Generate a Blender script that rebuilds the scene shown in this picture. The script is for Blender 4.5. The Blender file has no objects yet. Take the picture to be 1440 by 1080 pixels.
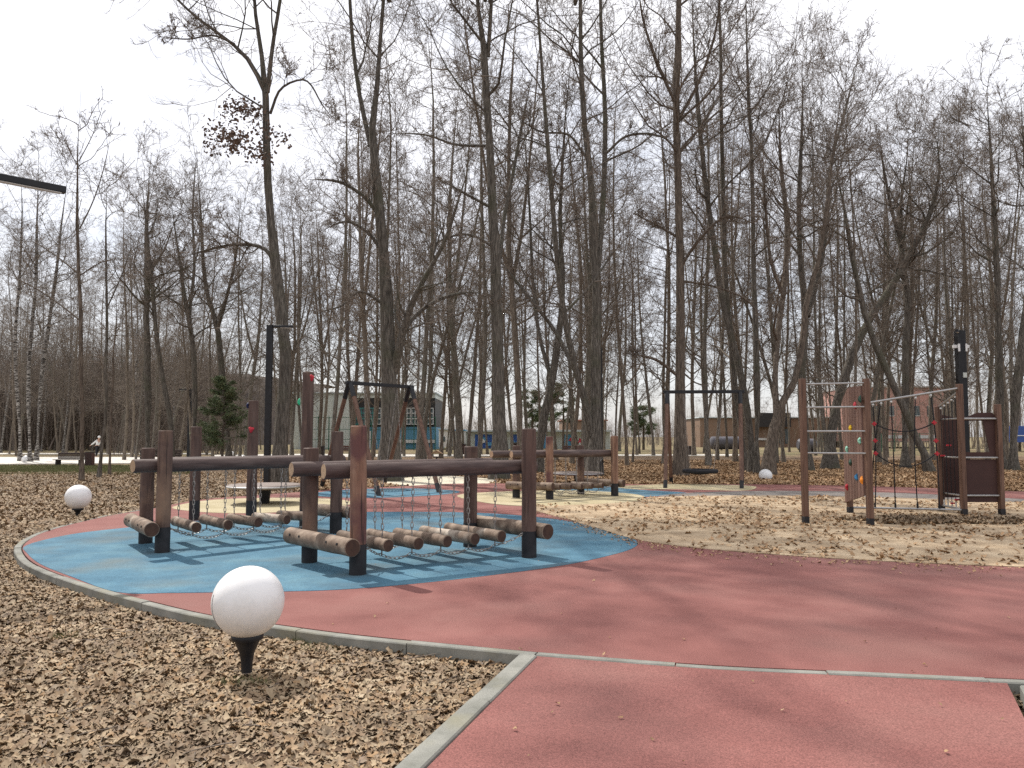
import bpy, bmesh, math, random
import numpy as np
from mathutils import Vector, Matrix, Euler
from mathutils.geometry import tessellate_polygon
random.seed(7); RNG = np.random.default_rng(11)
SC = bpy.context.scene; COL = SC.collection
PI = math.pi
# ------------------------------------------------------------------ camera
F = 1100.0; CH = 1.5; PITCH = math.atan(74 / F)
cd = bpy.data.cameras.new('camera'); cam = bpy.data.objects.new('camera', cd); COL.objects.link(cam)
cam.location = (0, 0, CH); cam.rotation_euler = (PI / 2 + PITCH, 0, 0)
cd.sensor_width = 36; cd.lens = 36 * F / 1440; cd.clip_end = 3000; cd.clip_start = 0.05
SC.camera = cam
cP, sP = math.cos(PITCH), math.sin(PITCH)
def ray(px, py):
    u = (px - 720) / F; v = (540 - py) / F
    return np.array((u, cP - v * sP, sP + v * cP))
def G(px, py, z=0.0):                    # surveyed ground point
    d = ray(px, py); t = (z - CH) / d[2]
    return np.array((d[0] * t, d[1] * t, z))
def A(px, py, Y):                        # surveyed point at a known distance
    d = ray(px, py); t = Y / d[1]
    return np.array((d[0] * t, Y, CH + d[2] * t))
def HT(bx, by, ty, z=0.0):               # foot and height of an upright
    g = G(bx, by, z); return g, A(bx, ty, g[1])[2] - z
# ------------------------------------------------------------------ materials
def nmat(name, cols, scale=5.0, stretch=(1, 1, 1), detail=6, rough=.8, bump=.2, bscale=None, pos=None, spec=.3,
         second=None, metallic=0, coord='Object', bdist=.01, island=0.0, fine=None, patch=None, crack=None):
    m = bpy.data.materials.new(name); m.use_nodes = True; nt = m.node_tree; N = nt.nodes; L = nt.links
    b = N['Principled BSDF']; b.inputs['Roughness'].default_value = rough
    b.inputs['Specular IOR Level'].default_value = spec; b.inputs['Metallic'].default_value = metallic
    tc = N.new('ShaderNodeTexCoord'); mp = N.new('ShaderNodeMapping'); mp.inputs['Scale'].default_value = stretch
    L.new(tc.outputs[coord], mp.inputs[0])
    no = N.new('ShaderNodeTexNoise'); no.inputs['Scale'].default_value = scale; no.inputs['Detail'].default_value = detail
    no.inputs['Roughness'].default_value = .6
    L.new(mp.outputs[0], no.inputs['Vector'])
    r = N.new('ShaderNodeValToRGB'); L.new(no.outputs[0], r.inputs[0])
    pos = pos or [.3 + .4 * i / (max(1, len(cols) - 1)) for i in range(len(cols))]
    el = r.color_ramp.elements
    while len(el) < len(cols): el.new(.5)
    for e, p, c in zip(el, pos, cols): e.position = p; e.color = (*c, 1)
    out = r.outputs[0]
    if second:                            # (colour, scale, lo, hi, stretch)
        c2, s2, lo, hi = second[:4]
        n2 = N.new('ShaderNodeTexNoise'); n2.inputs['Scale'].default_value = s2; n2.inputs['Detail'].default_value = 5
        L.new(tc.outputs[coord], n2.inputs['Vector'])
        mr = N.new('ShaderNodeMapRange'); mr.inputs[1].default_value = lo; mr.inputs[2].default_value = hi
        L.new(n2.outputs[0], mr.inputs[0])
        mx = N.new('ShaderNodeMix'); mx.data_type = 'RGBA'; L.new(mr.outputs[0], mx.inputs[0])
        L.new(out, mx.inputs[6]); mx.inputs[7].default_value = (*c2, 1); out = mx.outputs[2]
    if fine:                              # speckle (scale, amount)
        n3 = N.new('ShaderNodeTexNoise'); n3.inputs['Scale'].default_value = fine[0]; n3.inputs['Detail'].default_value = 2
        L.new(tc.outputs[coord], n3.inputs['Vector'])
        mr = N.new('ShaderNodeMapRange'); mr.inputs[1].default_value = .3; mr.inputs[2].default_value = .7
        mr.inputs[3].default_value = 1 - fine[1]; mr.inputs[4].default_value = 1 + fine[1]
        L.new(n3.outputs[0], mr.inputs[0])
        vm = N.new('ShaderNodeVectorMath'); vm.operation = 'SCALE'; L.new(out, vm.inputs[0]); L.new(mr.outputs[0], vm.inputs['Scale'])
        out = vm.outputs[0]
    if island:
        ge = N.new('ShaderNodeNewGeometry')
        if island > 1:
            r2 = N.new('ShaderNodeValToRGB'); L.new(ge.outputs['Random Per Island'], r2.inputs[0])
            el = r2.color_ramp.elements
            while len(el) < len(cols): el.new(.5)
            for i, (e, c) in enumerate(zip(el, cols)): e.position = i / (len(cols) - 1); e.color = (*c, 1)
            mx = N.new('ShaderNodeMix'); mx.data_type = 'RGBA'; mx.inputs[0].default_value = .75
            L.new(out, mx.inputs[6]); L.new(r2.outputs[0], mx.inputs[7]); out = mx.outputs[2]
        else:
            mr = N.new('ShaderNodeMapRange'); mr.inputs[3].default_value = 1 - island; mr.inputs[4].default_value = 1 + island
            L.new(ge.outputs['Random Per Island'], mr.inputs[0])
            vm = N.new('ShaderNodeVectorMath'); vm.operation = 'SCALE'; L.new(out, vm.inputs[0]); L.new(mr.outputs[0], vm.inputs['Scale'])
            out = vm.outputs[0]
    if crack:
        m6 = N.new('ShaderNodeMapping'); m6.inputs['Scale'].default_value = crack; L.new(tc.outputs[coord], m6.inputs[0]); n6 = N.new('ShaderNodeTexNoise'); n6.inputs['Scale'].default_value = 1; n6.inputs['Detail'].default_value = 3; L.new(m6.outputs[0], n6.inputs['Vector'])
        mr = N.new('ShaderNodeMapRange'); mr.inputs[1].default_value = .60; mr.inputs[2].default_value = .66; mr.inputs[4].default_value = .75; L.new(n6.outputs[0], mr.inputs[0])
        mx = N.new('ShaderNodeMix'); mx.data_type = 'RGBA'; L.new(mr.outputs[0], mx.inputs[0]); L.new(out, mx.inputs[6]); mx.inputs[7].default_value = (.018, .012, .01, 1); out = mx.outputs[2]
    if patch:                             # damp or soiled patches over everything
        n5 = N.new('ShaderNodeTexNoise'); n5.inputs['Scale'].default_value = patch[1]; n5.inputs['Detail'].default_value = 6; n5.inputs['Roughness'].default_value = .65
        L.new(tc.outputs[coord], n5.inputs['Vector']); mr = N.new('ShaderNodeMapRange'); mr.inputs[1].default_value = patch[2]; mr.inputs[2].default_value = patch[3]; mr.inputs[4].default_value = patch[4]
        L.new(n5.outputs[0], mr.inputs[0]); mx = N.new('ShaderNodeMix'); mx.data_type = 'RGBA'; L.new(mr.outputs[0], mx.inputs[0]); L.new(out, mx.inputs[6]); mx.inputs[7].default_value = (*patch[0], 1); out = mx.outputs[2]
    L.new(out, b.inputs['Base Color'])
    if bump:
        bn = N.new('ShaderNodeBump'); bn.inputs['Strength'].default_value = bump; bn.inputs['Distance'].default_value = bdist
        if bscale:
            n4 = N.new('ShaderNodeTexNoise'); n4.inputs['Scale'].default_value = bscale; n4.inputs['Detail'].default_value = 5
            L.new(mp.outputs[0], n4.inputs['Vector']); L.new(n4.outputs[0], bn.inputs['Height'])
        else: L.new(no.outputs[0], bn.inputs['Height'])
        L.new(bn.outputs[0], b.inputs['Normal'])
    return m
M = {}
M['red'] = nmat('red_rubber', [(.165, .064, .056), (.205, .083, .073), (.245, .105, .092)], 1.1, rough=.9, bump=.35, bscale=160, bdist=.004, spec=.25,
                second=((.20, .095, .082), .55, .50, .72), fine=(140, .38), patch=((.15, .095, .085), .33, .48, .72, .25))
M['blue'] = nmat('blue_rubber', [(.045, .115, .17), (.066, .155, .22), (.10, .205, .265)], 1.6, rough=.9, bump=.35, bscale=160, bdist=.004, spec=.25,
                 second=((.11, .15, .165), .9, .52, .74), fine=(140, .34), patch=((.075, .10, .11), .7, .50, .72, .5))
M['yellow'] = nmat('yellow_rubber', [(.30, .25, .145), (.375, .32, .20), (.43, .375, .255)], 1.4, rough=.9, bump=.3, bscale=160, bdist=.004, second=((.38, .33, .22), .9, .55, .75), fine=(200, .15))
M['sand'] = nmat('sand', [(.24, .17, .105), (.38, .285, .185), (.50, .395, .27)], 2.5, rough=.95, bump=.8, bscale=18, bdist=.03, second=((.30, .22, .14), 1.3, .52, .7), fine=(60, .2))
M['cream'] = nmat('cream_sand', [(.50, .45, .35), (.60, .55, .44)], 2, rough=.95)
M['asphalt'] = nmat('grey_asphalt', [(.13, .115, .105), (.2, .18, .165)], 3, rough=.9, fine=(120, .2))
M['path'] = nmat('pale_path', [(.50, .47, .42), (.62, .59, .54)], 1, rough=.9)
M['kerb'] = nmat('kerb_concrete', [(.15, .15, .13), (.21, .208, .185), (.265, .26, .23)], 4, rough=.9, bump=.4, bscale=60, bdist=.004, second=((.20, .19, .14), 2.2, .52, .7), fine=(150, .15))
M['leaf'] = nmat('dry_leaf', [(.12, .078, .048), (.26, .18, .112), (.19, .122, .072), (.37, .28, .175), (.27, .20, .13), (.30, .175, .08), (.45, .36, .24), (.15, .11, .085)], 6, rough=.75, bump=0, island=2, patch=((.10, .070, .046), .9, .44, .70, .7))
M['leaf2'] = nmat('bright_dry_leaf', [(.16, .09, .05), (.34, .22, .12), (.24, .13, .06), (.46, .33, .20), (.38, .22, .11)], 6, rough=.75, bump=0, island=2)
M['postwood'] = nmat('red_brown_log', [(.052, .030, .024), (.092, .054, .043), (.132, .083, .065)], 5, stretch=(3, 3, .35), rough=.62, bump=.5, bscale=14, bdist=.008, second=((.22, .135, .09), 1.5, .58, .74), crack=(34, 34, 1.1))
M['postworn_lit'] = nmat('worn_sunlit_log', [(.11, .055, .038), (.22, .122, .082), (.32, .20, .14)], 4, stretch=(3, 3, .35), rough=.65, bump=.6, bscale=14, bdist=.01, second=((.12, .055, .05), 1.8, .5, .62), crack=(30, 30, 1.0))  # paler worn wood, with the sunlit orange of the front post in the colour
M['beam'] = nmat('brown_beam', [(.045, .029, .027), (.08, .053, .047), (.125, .09, .08)], 5, stretch=(.5, .5, 4), rough=.6, bump=.5, bdist=.008, bscale=12)
M['endgrain'] = nmat('end_grain', [(.34, .22, .14), (.46, .32, .2)], 14, rough=.8, bump=.3)
M['shadedend'] = nmat('shaded_end_grain', [(.045, .024, .018), (.085, .045, .03)], 14, rough=.8, bump=.3)  # end grain darkened so the colour carries the shade on the log ends
M['steplog'] = nmat('weathered_step_log', [(.085, .058, .042), (.175, .122, .088), (.31, .235, .175)], 4, stretch=(1.6, 1.6, 1.6), rough=.75, bump=.5, bscale=20, bdist=.006, second=((.45, .38, .31), 2.5, .56, .7))
M['sleeve'] = nmat('black_post_foot', [(.012, .012, .014), (.03, .028, .03)], 8, rough=.6, bump=.1)
M['metal'] = nmat('galvanised_steel', [(.30, .29, .285), (.42, .41, .40)], 20, rough=.45, metallic=.7, bump=.05)
M['chain'] = nmat('chain_steel', [(.16, .14, .13), (.42, .39, .36)], 20, rough=.5, metallic=.4, bump=0)
M['black'] = nmat('black_paint', [(.010, .010, .012), (.02, .02, .023)], 9, rough=.45, bump=.05)
M['rope'] = nmat('black_rope', [(.010, .010, .012), (.03, .03, .035)], 60, rough=.9, bump=.3)
M['panel'] = nmat('mauve_brown_panel', [(.14, .078, .062), (.185, .108, .086)], 3, stretch=(3, 3, .4), rough=.65, bump=.1)
M['dpanel'] = nmat('dark_brown_panel', [(.050, .024, .022), (.065, .032, .028)], 3, rough=.7, bump=.05)
M['sqpost'] = nmat('stained_square_post', [(.085, .046, .033), (.135, .075, .052), (.18, .105, .075)], 6, stretch=(3, 3, .3), rough=.65, bump=.3, bdist=.004, crack=(50, 50, 1.2))
M['bark'] = nmat('grey_brown_bark', [(.032, .027, .022), (.105, .092, .077), (.23, .205, .175)], 6, stretch=(5, 5, .5), rough=.95, bump=1, bdist=.05, second=((.085, .085, .055), .8, .52, .72))
M['bark2'] = nmat('warm_bark', [(.036, .028, .022), (.12, .095, .075), (.24, .195, .155)], 6, stretch=(5, 5, .5), rough=.95, bump=1, bdist=.05)
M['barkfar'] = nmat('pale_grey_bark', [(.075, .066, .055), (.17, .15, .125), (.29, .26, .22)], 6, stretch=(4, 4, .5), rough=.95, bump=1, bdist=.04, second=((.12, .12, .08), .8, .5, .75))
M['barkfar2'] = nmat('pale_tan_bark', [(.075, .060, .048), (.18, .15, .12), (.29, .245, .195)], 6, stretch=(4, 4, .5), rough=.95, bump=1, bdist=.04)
M['twig'] = nmat('twig_bark', [(.13, .105, .087), (.24, .20, .165)], 3, rough=.95, bump=0)
M['birch'] = nmat('birch_bark', [(.035, .03, .026), (.08, .07, .062), (.30, .28, .26), (.50, .47, .44)], 5, stretch=(1, 1, 4.0), pos=[.40, .48, .55, .72], rough=.8, bump=.2)
M['needle'] = nmat('conifer_needles', [(.05, .075, .034), (.10, .135, .062), (.19, .19, .10)], 3, rough=.8, bump=0, island=.4)
M['grass'] = nmat('grass_blades', [(.09, .10, .035), (.17, .17, .075)], 3, rough=.8, bump=0, island=.35)
M['oldleaf'] = nmat('old_hanging_leaf', [(.07, .045, .035), (.17, .115, .085)], 5, rough=.8, bump=0, island=.4)
def plain(name, c, rough=.6, metallic=0): return nmat(name, [tuple(x * .88 for x in c), c], 4, rough=rough, bump=.05, metallic=metallic)
for k, c in dict(hred=(.48, .03, .045), hgreen=(.02, .35, .17), hmint=(.30, .62, .48), hyellow=(.85, .55, .02), horange=(.85, .28, .03), hblue=(.04, .22, .45),
                 hdark=(.02, .06, .04), hnavy=(.01, .015, .06), white=(.78, .78, .77), offwhite=(.62, .62, .6), tealfr=(.06, .24, .23), bluewall=(.10, .26, .38),
                 palegrey=(.56, .59, .55), lowroof=(.50, .55, .56), brick=(.36, .16, .12), pinkwall=(.50, .25, .21), brownwall=(.22, .145, .10), darkbox=(.03, .028, .028),
                 greenfence=(.03, .11, .07), skin=(.55, .35, .27), trouser=(.02, .02, .025), muralred=(.60, .06, .10), muralblue=(.05, .13, .42), muralcyan=(.12, .36, .58),
                 bin=(.13, .065, .055), bench=(.055, .037, .033), benchtop=(.20, .16, .14), signblue=(.05, .10, .32), feeder=(.45, .30, .18)).items(): M[k] = plain(k, c)
g = bpy.data.materials.new('window_glass'); g.use_nodes = True; b = g.node_tree.nodes['Principled BSDF']
b.inputs['Base Color'].default_value = (.05, .08, .09, 1); b.inputs['Roughness'].default_value = .08; b.inputs['Specular IOR Level'].default_value = .8; M['glass'] = g
g = bpy.data.materials.new('opal_globe'); g.use_nodes = True; b = g.node_tree.nodes['Principled BSDF']
b.inputs['Roughness'].default_value = .3
M['globe'] = g
N_ = g.node_tree.nodes; t1 = N_.new('ShaderNodeTexCoord'); t2 = N_.new('ShaderNodeTexNoise'); t2.inputs['Scale'].default_value = 3.5; t2.inputs['Detail'].default_value = 8; t2.inputs['Roughness'].default_value = .7; t3 = N_.new('ShaderNodeValToRGB')
t3.color_ramp.elements[0].position = .34; t3.color_ramp.elements[0].color = (.68, .67, .65, 1); t3.color_ramp.elements[1].position = .52; t3.color_ramp.elements[1].color = (.76, .755, .75, 1)
for a_, b_ in ((t1.outputs['Object'], t2.inputs['Vector']), (t2.outputs[0], t3.inputs[0]), (t3.outputs[0], b.inputs['Base Color'])): g.node_tree.links.new(a_, b_)
# brick courses for the far brick block
def brickmat(name, c1, c2, mortar, sc):
    m = bpy.data.materials.new(name); m.use_nodes = True; N = m.node_tree.nodes; L = m.node_tree.links
    tc = N.new('ShaderNodeTexCoord'); mp = N.new('ShaderNodeMapping'); mp.inputs['Rotation'].default_value = (PI / 2, 0, 0)
    br = N.new('ShaderNodeTexBrick'); br.inputs['Scale'].default_value = sc
    br.inputs['Color1'].default_value = (*c1, 1); br.inputs['Color2'].default_value = (*c2, 1); br.inputs['Mortar'].default_value = (*mortar, 1)
    L.new(tc.outputs['Object'], mp.inputs[0]); L.new(mp.outputs[0], br.inputs[0]); L.new(br.outputs[0], N['Principled BSDF'].inputs['Base Color'])
    N['Principled BSDF'].inputs['Roughness'].default_value = .9
    return m
M['brickm'] = brickmat('pink_brick', (.42, .19, .15), (.50, .26, .21), (.45, .38, .34), 2.2)
# forest floor: brown litter, grass patches where the lawn lies
def floor_mat():
    m = bpy.data.materials.new('forest_floor'); m.use_nodes = True; nt = m.node_tree; N = nt.nodes; L = nt.links
    b = N['Principled BSDF']; b.inputs['Roughness'].default_value = .95; b.inputs['Specular IOR Level'].default_value = .15
    ge = N.new('ShaderNodeNewGeometry')
    def noise(s, d=6, ro=.65):
        n = N.new('ShaderNodeTexNoise'); n.inputs['Scale'].default_value = s; n.inputs['Detail'].default_value = d; n.inputs['Roughness'].default_value = ro
        L.new(ge.outputs['Position'], n.inputs['Vector']); return n
    def ramp(src, cols, pos):
        r = N.new('ShaderNodeValToRGB'); el = r.color_ramp.elements
        while len(el) < len(cols): el.new(.5)
        for e, p, c in zip(el, pos, cols): e.position = p; e.color = (*c, 1)
        L.new(src, r.inputs[0]); return r
    v = N.new('ShaderNodeTexVoronoi'); v.inputs['Scale'].default_value = 11; L.new(ge.outputs['Position'], v.inputs['Vector'])
    sep = N.new('ShaderNodeSeparateColor'); L.new(v.outputs['Color'], sep.inputs[0])
    litter = ramp(sep.outputs[0], [(.07, .045, .03), (.19, .13, .085), (.27, .18, .11), (.36, .27, .18)], [0, .35, .65, 1])
    big = noise(.35)
    mx = N.new('ShaderNodeMix'); mx.data_type = 'RGBA'; mx.inputs[7].default_value = (.10, .07, .05, 1)
    mr = N.new('ShaderNodeMapRange'); mr.inputs[1].default_value = .45; mr.inputs[2].default_value = .7; mr.inputs[4].default_value = .6; L.new(big.outputs[0], mr.inputs[0])
    L.new(mr.outputs[0], mx.inputs[0]); L.new(litter.outputs[0], mx.inputs[6])
    gr = ramp(noise(3).outputs[0], [(.085, .090, .035), (.15, .145, .065), (.23, .20, .11)], [.3, .5, .7])
    sx = N.new('ShaderNodeSeparateXYZ'); L.new(ge.outputs['Position'], sx.inputs[0])
    def m2(op, a, bb):
        q = N.new('ShaderNodeMath'); q.operation = op
        for i, w in enumerate((a, bb)):
            if isinstance(w, (int, float)): q.inputs[i].default_value = w
            else: L.new(w, q.inputs[i])
        return q.outputs[0]
    def rng(src, lo, hi):
        q = N.new('ShaderNodeMapRange'); q.inputs[1].default_value = lo; q.inputs[2].default_value = hi; L.new(src, q.inputs[0]); return q.outputs[0]
    yfar = rng(sx.outputs['Y'], 58, 66)                                   # lawn beyond the path
    a1 = m2('MULTIPLY', rng(sx.outputs['Y'], 31, 36), rng(sx.outputs['X'], -14, -17))   # grass verge on the left
    mask = m2('MAXIMUM', yfar, m2('MULTIPLY', a1, .75))
    mask = m2('MULTIPLY', mask, rng(noise(.5).outputs[0], .38, .62))
    mx2 = N.new('ShaderNodeMix'); mx2.data_type = 'RGBA'; L.new(mask, mx2.inputs[0]); L.new(mx.outputs[2], mx2.inputs[6]); L.new(gr.outputs[0], mx2.inputs[7])
    L.new(mx2.outputs[2], b.inputs['Base Color'])
    bn = N.new('ShaderNodeBump'); bn.inputs['Strength'].default_value = .9; bn.inputs['Distance'].default_value = .05
    L.new(noise(16, 6, .7).outputs[0], bn.inputs['Height']); L.new(bn.outputs[0], b.inputs['Normal'])
    return m
M['floor'] = floor_mat()
# ------------------------------------------------------------------ mesh helpers
WLOC = {}
def tag(o, label=None, cat=None, group=None, kind=None):
    if label: o['label'] = label
    if cat: o['category'] = cat
    if group: o['group'] = group
    if kind: o['kind'] = kind
    return o
def empty(name, loc, label, cat, group=None, rz=0):
    o = bpy.data.objects.new(name, None); COL.objects.link(o); o.location = loc; o.rotation_euler = (0, 0, rz)
    o.empty_display_size = .2; WLOC[o.name] = np.array(loc, float); return tag(o, label, cat, group)
def link(name, me, mat, parent=None, sharp=40):
    if mat is not None and len(me.materials) == 0: me.materials.append(mat)
    if sharp and len(me.polygons):
        me.polygons.foreach_set('use_smooth', np.ones(len(me.polygons), bool))
        me.set_sharp_from_angle(angle=math.radians(sharp))
    o = bpy.data.objects.new(name, me); COL.objects.link(o)
    if parent is not None: o.parent = parent
    WLOC[o.name] = WLOC[parent.name] if parent is not None else np.zeros(3)
    return o
class MB:
    def __init__(s): s.v = []; s.f = []; s.mi = []
    def add(s, vs, fs, mi=0):
        n = len(s.v); s.v += [tuple(map(float, p)) for p in vs]; s.f += [tuple(i + n for i in f) for f in fs]; s.mi += [mi] * len(fs); return s
    def box(s, c, size, rz=0, R=None, mi=0):
        hx, hy, hz = [k / 2 for k in size]; R = R or Matrix.Rotation(rz, 3, 'Z'); c = Vector(tuple(map(float, c)))
        bv = min(hx, hy, hz) * .12; vs = []; fs = []
        bm = bmesh.new(); bmesh.ops.create_cube(bm, size=1)
        for v in bm.verts: v.co = Vector((v.co.x * size[0], v.co.y * size[1], v.co.z * size[2]))
        bmesh.ops.bevel(bm, geom=bm.edges[:], offset=min(bv, .012), segments=1, affect='EDGES')
        bm.verts.index_update()
        vs = [R @ v.co + c for v in bm.verts]; fs = [[v.index for v in f.verts] for f in bm.faces]; bm.free()
        return s.add(vs, fs, mi)
    def bar(s, a, b, w, h=None, mi=0):     # rectangular bar from a to b
        a = Vector(tuple(map(float, a))); b = Vector(tuple(map(float, b))); d = b - a
        R = d.to_track_quat('Y', 'Z').to_matrix()
        return s.box((a + b) / 2, (w, d.length, h or w), R=R, mi=mi)
    def tube(s, pts, rad, n=12, caps=True, mi=0, capmi=None, chamfer=0):
        P = [Vector(tuple(map(float, p))) for p in pts]; k = len(P)
        if np.isscalar(rad): rad = [rad] * k
        rad = list(rad)
        if chamfer:
            d0 = (P[1] - P[0]).normalized(); d1 = (P[-1] - P[-2]).normalized()
            P = [P[0], P[0] + d0 * chamfer] + P[1:-1] + [P[-1] - d1 * chamfer, P[-1]]
            rad = [rad[0] - chamfer, rad[0]] + rad[1:-1] + [rad[-1], rad[-1] - chamfer]; k = len(P)
        t = (P[-1] - P[0]).normalized(); up = Vector((0, 0, 1)) if abs(t.z) < .9 else Vector((1, 0, 0))
        vs = []
        for i in range(k):
            t = (P[min(i + 1, k - 1)] - P[max(i - 1, 0)]).normalized()
            x = t.cross(up).normalized(); y = x.cross(t)
            vs += [P[i] + (x * math.cos(2 * PI * j / n) + y * math.sin(2 * PI * j / n)) * rad[i] for j in range(n)]
        fs = [(i * n + j, i * n + (j + 1) % n, (i + 1) * n + (j + 1) % n, (i + 1) * n + j) for i in range(k - 1) for j in range(n)]
        s.add(vs, fs, mi)
        if caps:
            n0 = len(s.v) - k * n
            s.f += [tuple(n0 + j for j in range(n))[::-1], tuple(n0 + (k - 1) * n + j for j in range(n))]; s.mi += [capmi if capmi is not None else mi] * 2
        return s
    def lathe(s, c, prof, n=32, mi=0):
        vs = []; c = np.array(c, float)
        for r, z in prof: vs += [(c[0] + r * math.cos(2 * PI * j / n), c[1] + r * math.sin(2 * PI * j / n), c[2] + z) for j in range(n)]
        k = len(prof); fs = [(i * n + j, i * n + (j + 1) % n, (i + 1) * n + (j + 1) % n, (i + 1) * n + j) for i in range(k - 1) for j in range(n)]
        fs += [tuple(range(n))[::-1], tuple((k - 1) * n + j for j in range(n))]
        return s.add(vs, fs, mi)
    def ball(s, c, r, n=16, m=10, sc=(1, 1, 1)):
        vs = []; c = np.array(c, float)
        for i in range(1, m):
            a = PI * i / m
            vs += [(c[0] + sc[0] * r * math.sin(a) * math.cos(2 * PI * j / n), c[1] + sc[1] * r * math.sin(a) * math.sin(2 * PI * j / n), c[2] + sc[2] * r * math.cos(a)) for j in range(n)]
        k = m - 1; vs += [(c[0], c[1], c[2] + r * sc[2]), (c[0], c[1], c[2] - r * sc[2])]
        fs = [(i * n + j, (i + 1) * n + j, (i + 1) * n + (j + 1) % n, i * n + (j + 1) % n) for i in range(k - 1) for j in range(n)]
        fs += [(k * n, j, (j + 1) % n) for j in range(n)] + [(k * n + 1, (k - 1) * n + (j + 1) % n, (k - 1) * n + j) for j in range(n)]
        return s.add(vs, fs)
    def prism(s, poly, z0, z1, mi=0):
        n = len(poly); vs = [(p[0], p[1], z0) for p in poly] + [(p[0], p[1], z1) for p in poly]
        tr = tessellate_polygon([[Vector((p[0], p[1], 0)) for p in poly]])
        fs = [tuple(i + n for i in t) for t in tr] + [(i, (i + 1) % n, n + (i + 1) % n, n + i) for i in range(n)]
        return s.add(vs, fs, mi)
    def chain(s, a, b, sag=0, link=.058, wire=.0062, w=.0155):
        a = np.array(a, float); b = np.array(b, float); n = max(2, int(np.linalg.norm(b - a) * (1 + sag) / link))
        pts = [a + (b - a) * i / n - np.array((0, 0, 4 * sag * (i / n) * (1 - i / n))) for i in range(n + 1)]
        for i in range(n):
            p, q = Vector(pts[i]), Vector(pts[i + 1]); d = (q - p); L_ = d.length * .5 + wire * 1.6; d.normalize()
            sd = d.cross(Vector((1, .2, 0)) if i % 2 else Vector((.1, 1, .3))).normalized()
            nn = d.cross(sd); c = (p + q) / 2; vs = []
            for k in range(8):
                t = 2 * PI * k / 8; o = d * math.cos(t) * L_ + sd * math.sin(t) * w; rr = (d * math.cos(t) + sd * math.sin(t))
                for m_ in range(3):
                    u = 2 * PI * m_ / 3; vs.append(c + o + rr * math.cos(u) * wire + nn * math.sin(u) * wire)
            s.add(vs, [(k * 3 + m_, k * 3 + (m_ + 1) % 3, ((k + 1) % 8) * 3 + (m_ + 1) % 3, ((k + 1) % 8) * 3 + m_) for k in range(8) for m_ in range(3)])
        return s
    def build(s, name, mat, parent=None, sharp=40, mats=None):
        me = bpy.data.meshes.new(name); off = WLOC[parent.name] if parent is not None else np.zeros(3)
        me.from_pydata([tuple(np.array(p) - off) for p in s.v], [], s.f); me.update()
        for mm in ([mat] + (mats or [])): me.materials.append(mm)
        if mats: me.polygons.foreach_set('material_index', s.mi)
        bm = bmesh.new(); bm.from_mesh(me); bmesh.ops.recalc_face_normals(bm, faces=bm.faces[:]); bm.to_mesh(me); bm.free()
        return link(name, me, None, parent, sharp)
def np_mesh(name, V, Q):
    me = bpy.data.meshes.new(name); k = Q.shape[1]
    me.vertices.add(len(V)); me.vertices.foreach_set('co', V.astype(np.float32).ravel())
    me.loops.add(Q.size); me.loops.foreach_set('vertex_index', Q.astype(np.int32).ravel())
    me.polygons.add(len(Q)); me.polygons.foreach_set('loop_start', np.arange(0, Q.size, k, dtype=np.int32))
    me.update(calc_edges=True); return me
# ------------------------------------------------------------------ trees
def tubes(P, R, n):
    """P (N,K,3) polylines, R (N,K) radii -> verts, quads"""
    N_, K, _ = P.shape
    T = np.empty_like(P); T[:, 1:-1] = P[:, 2:] - P[:, :-2]; T[:, 0] = P[:, 1] - P[:, 0]; T[:, -1] = P[:, -1] - P[:, -2]
    T /= np.linalg.norm(T, axis=2, keepdims=True) + 1e-9
    ref = np.where(np.abs(T[:, :1, 2:3]) > .8, np.array([[[1., 0, 0]]]), np.array([[[0, 0, 1.]]])); ref = np.broadcast_to(ref, T.shape)
    X = np.cross(T, ref); X /= np.linalg.norm(X, axis=2, keepdims=True) + 1e-9; Y = np.cross(X, T)
    a = 2 * PI * np.arange(n) / n
    V = P[:, :, None] + (X[:, :, None] * np.cos(a)[None, None, :, None] + Y[:, :, None] * np.sin(a)[None, None, :, None]) * R[:, :, None, None]
    base = (np.arange(N_) * K * n)[:, None, None]; i = np.arange(K - 1)[None, :, None]; j = np.arange(n)[None, None, :]
    j2 = (j + 1) % n
    Q = np.stack([base + i * n + j, base + i * n + j2, base + (i + 1) * n + j2, base + (i + 1) * n + j], -1).reshape(-1, 4)
    return V.reshape(-1, 3), Q
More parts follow.
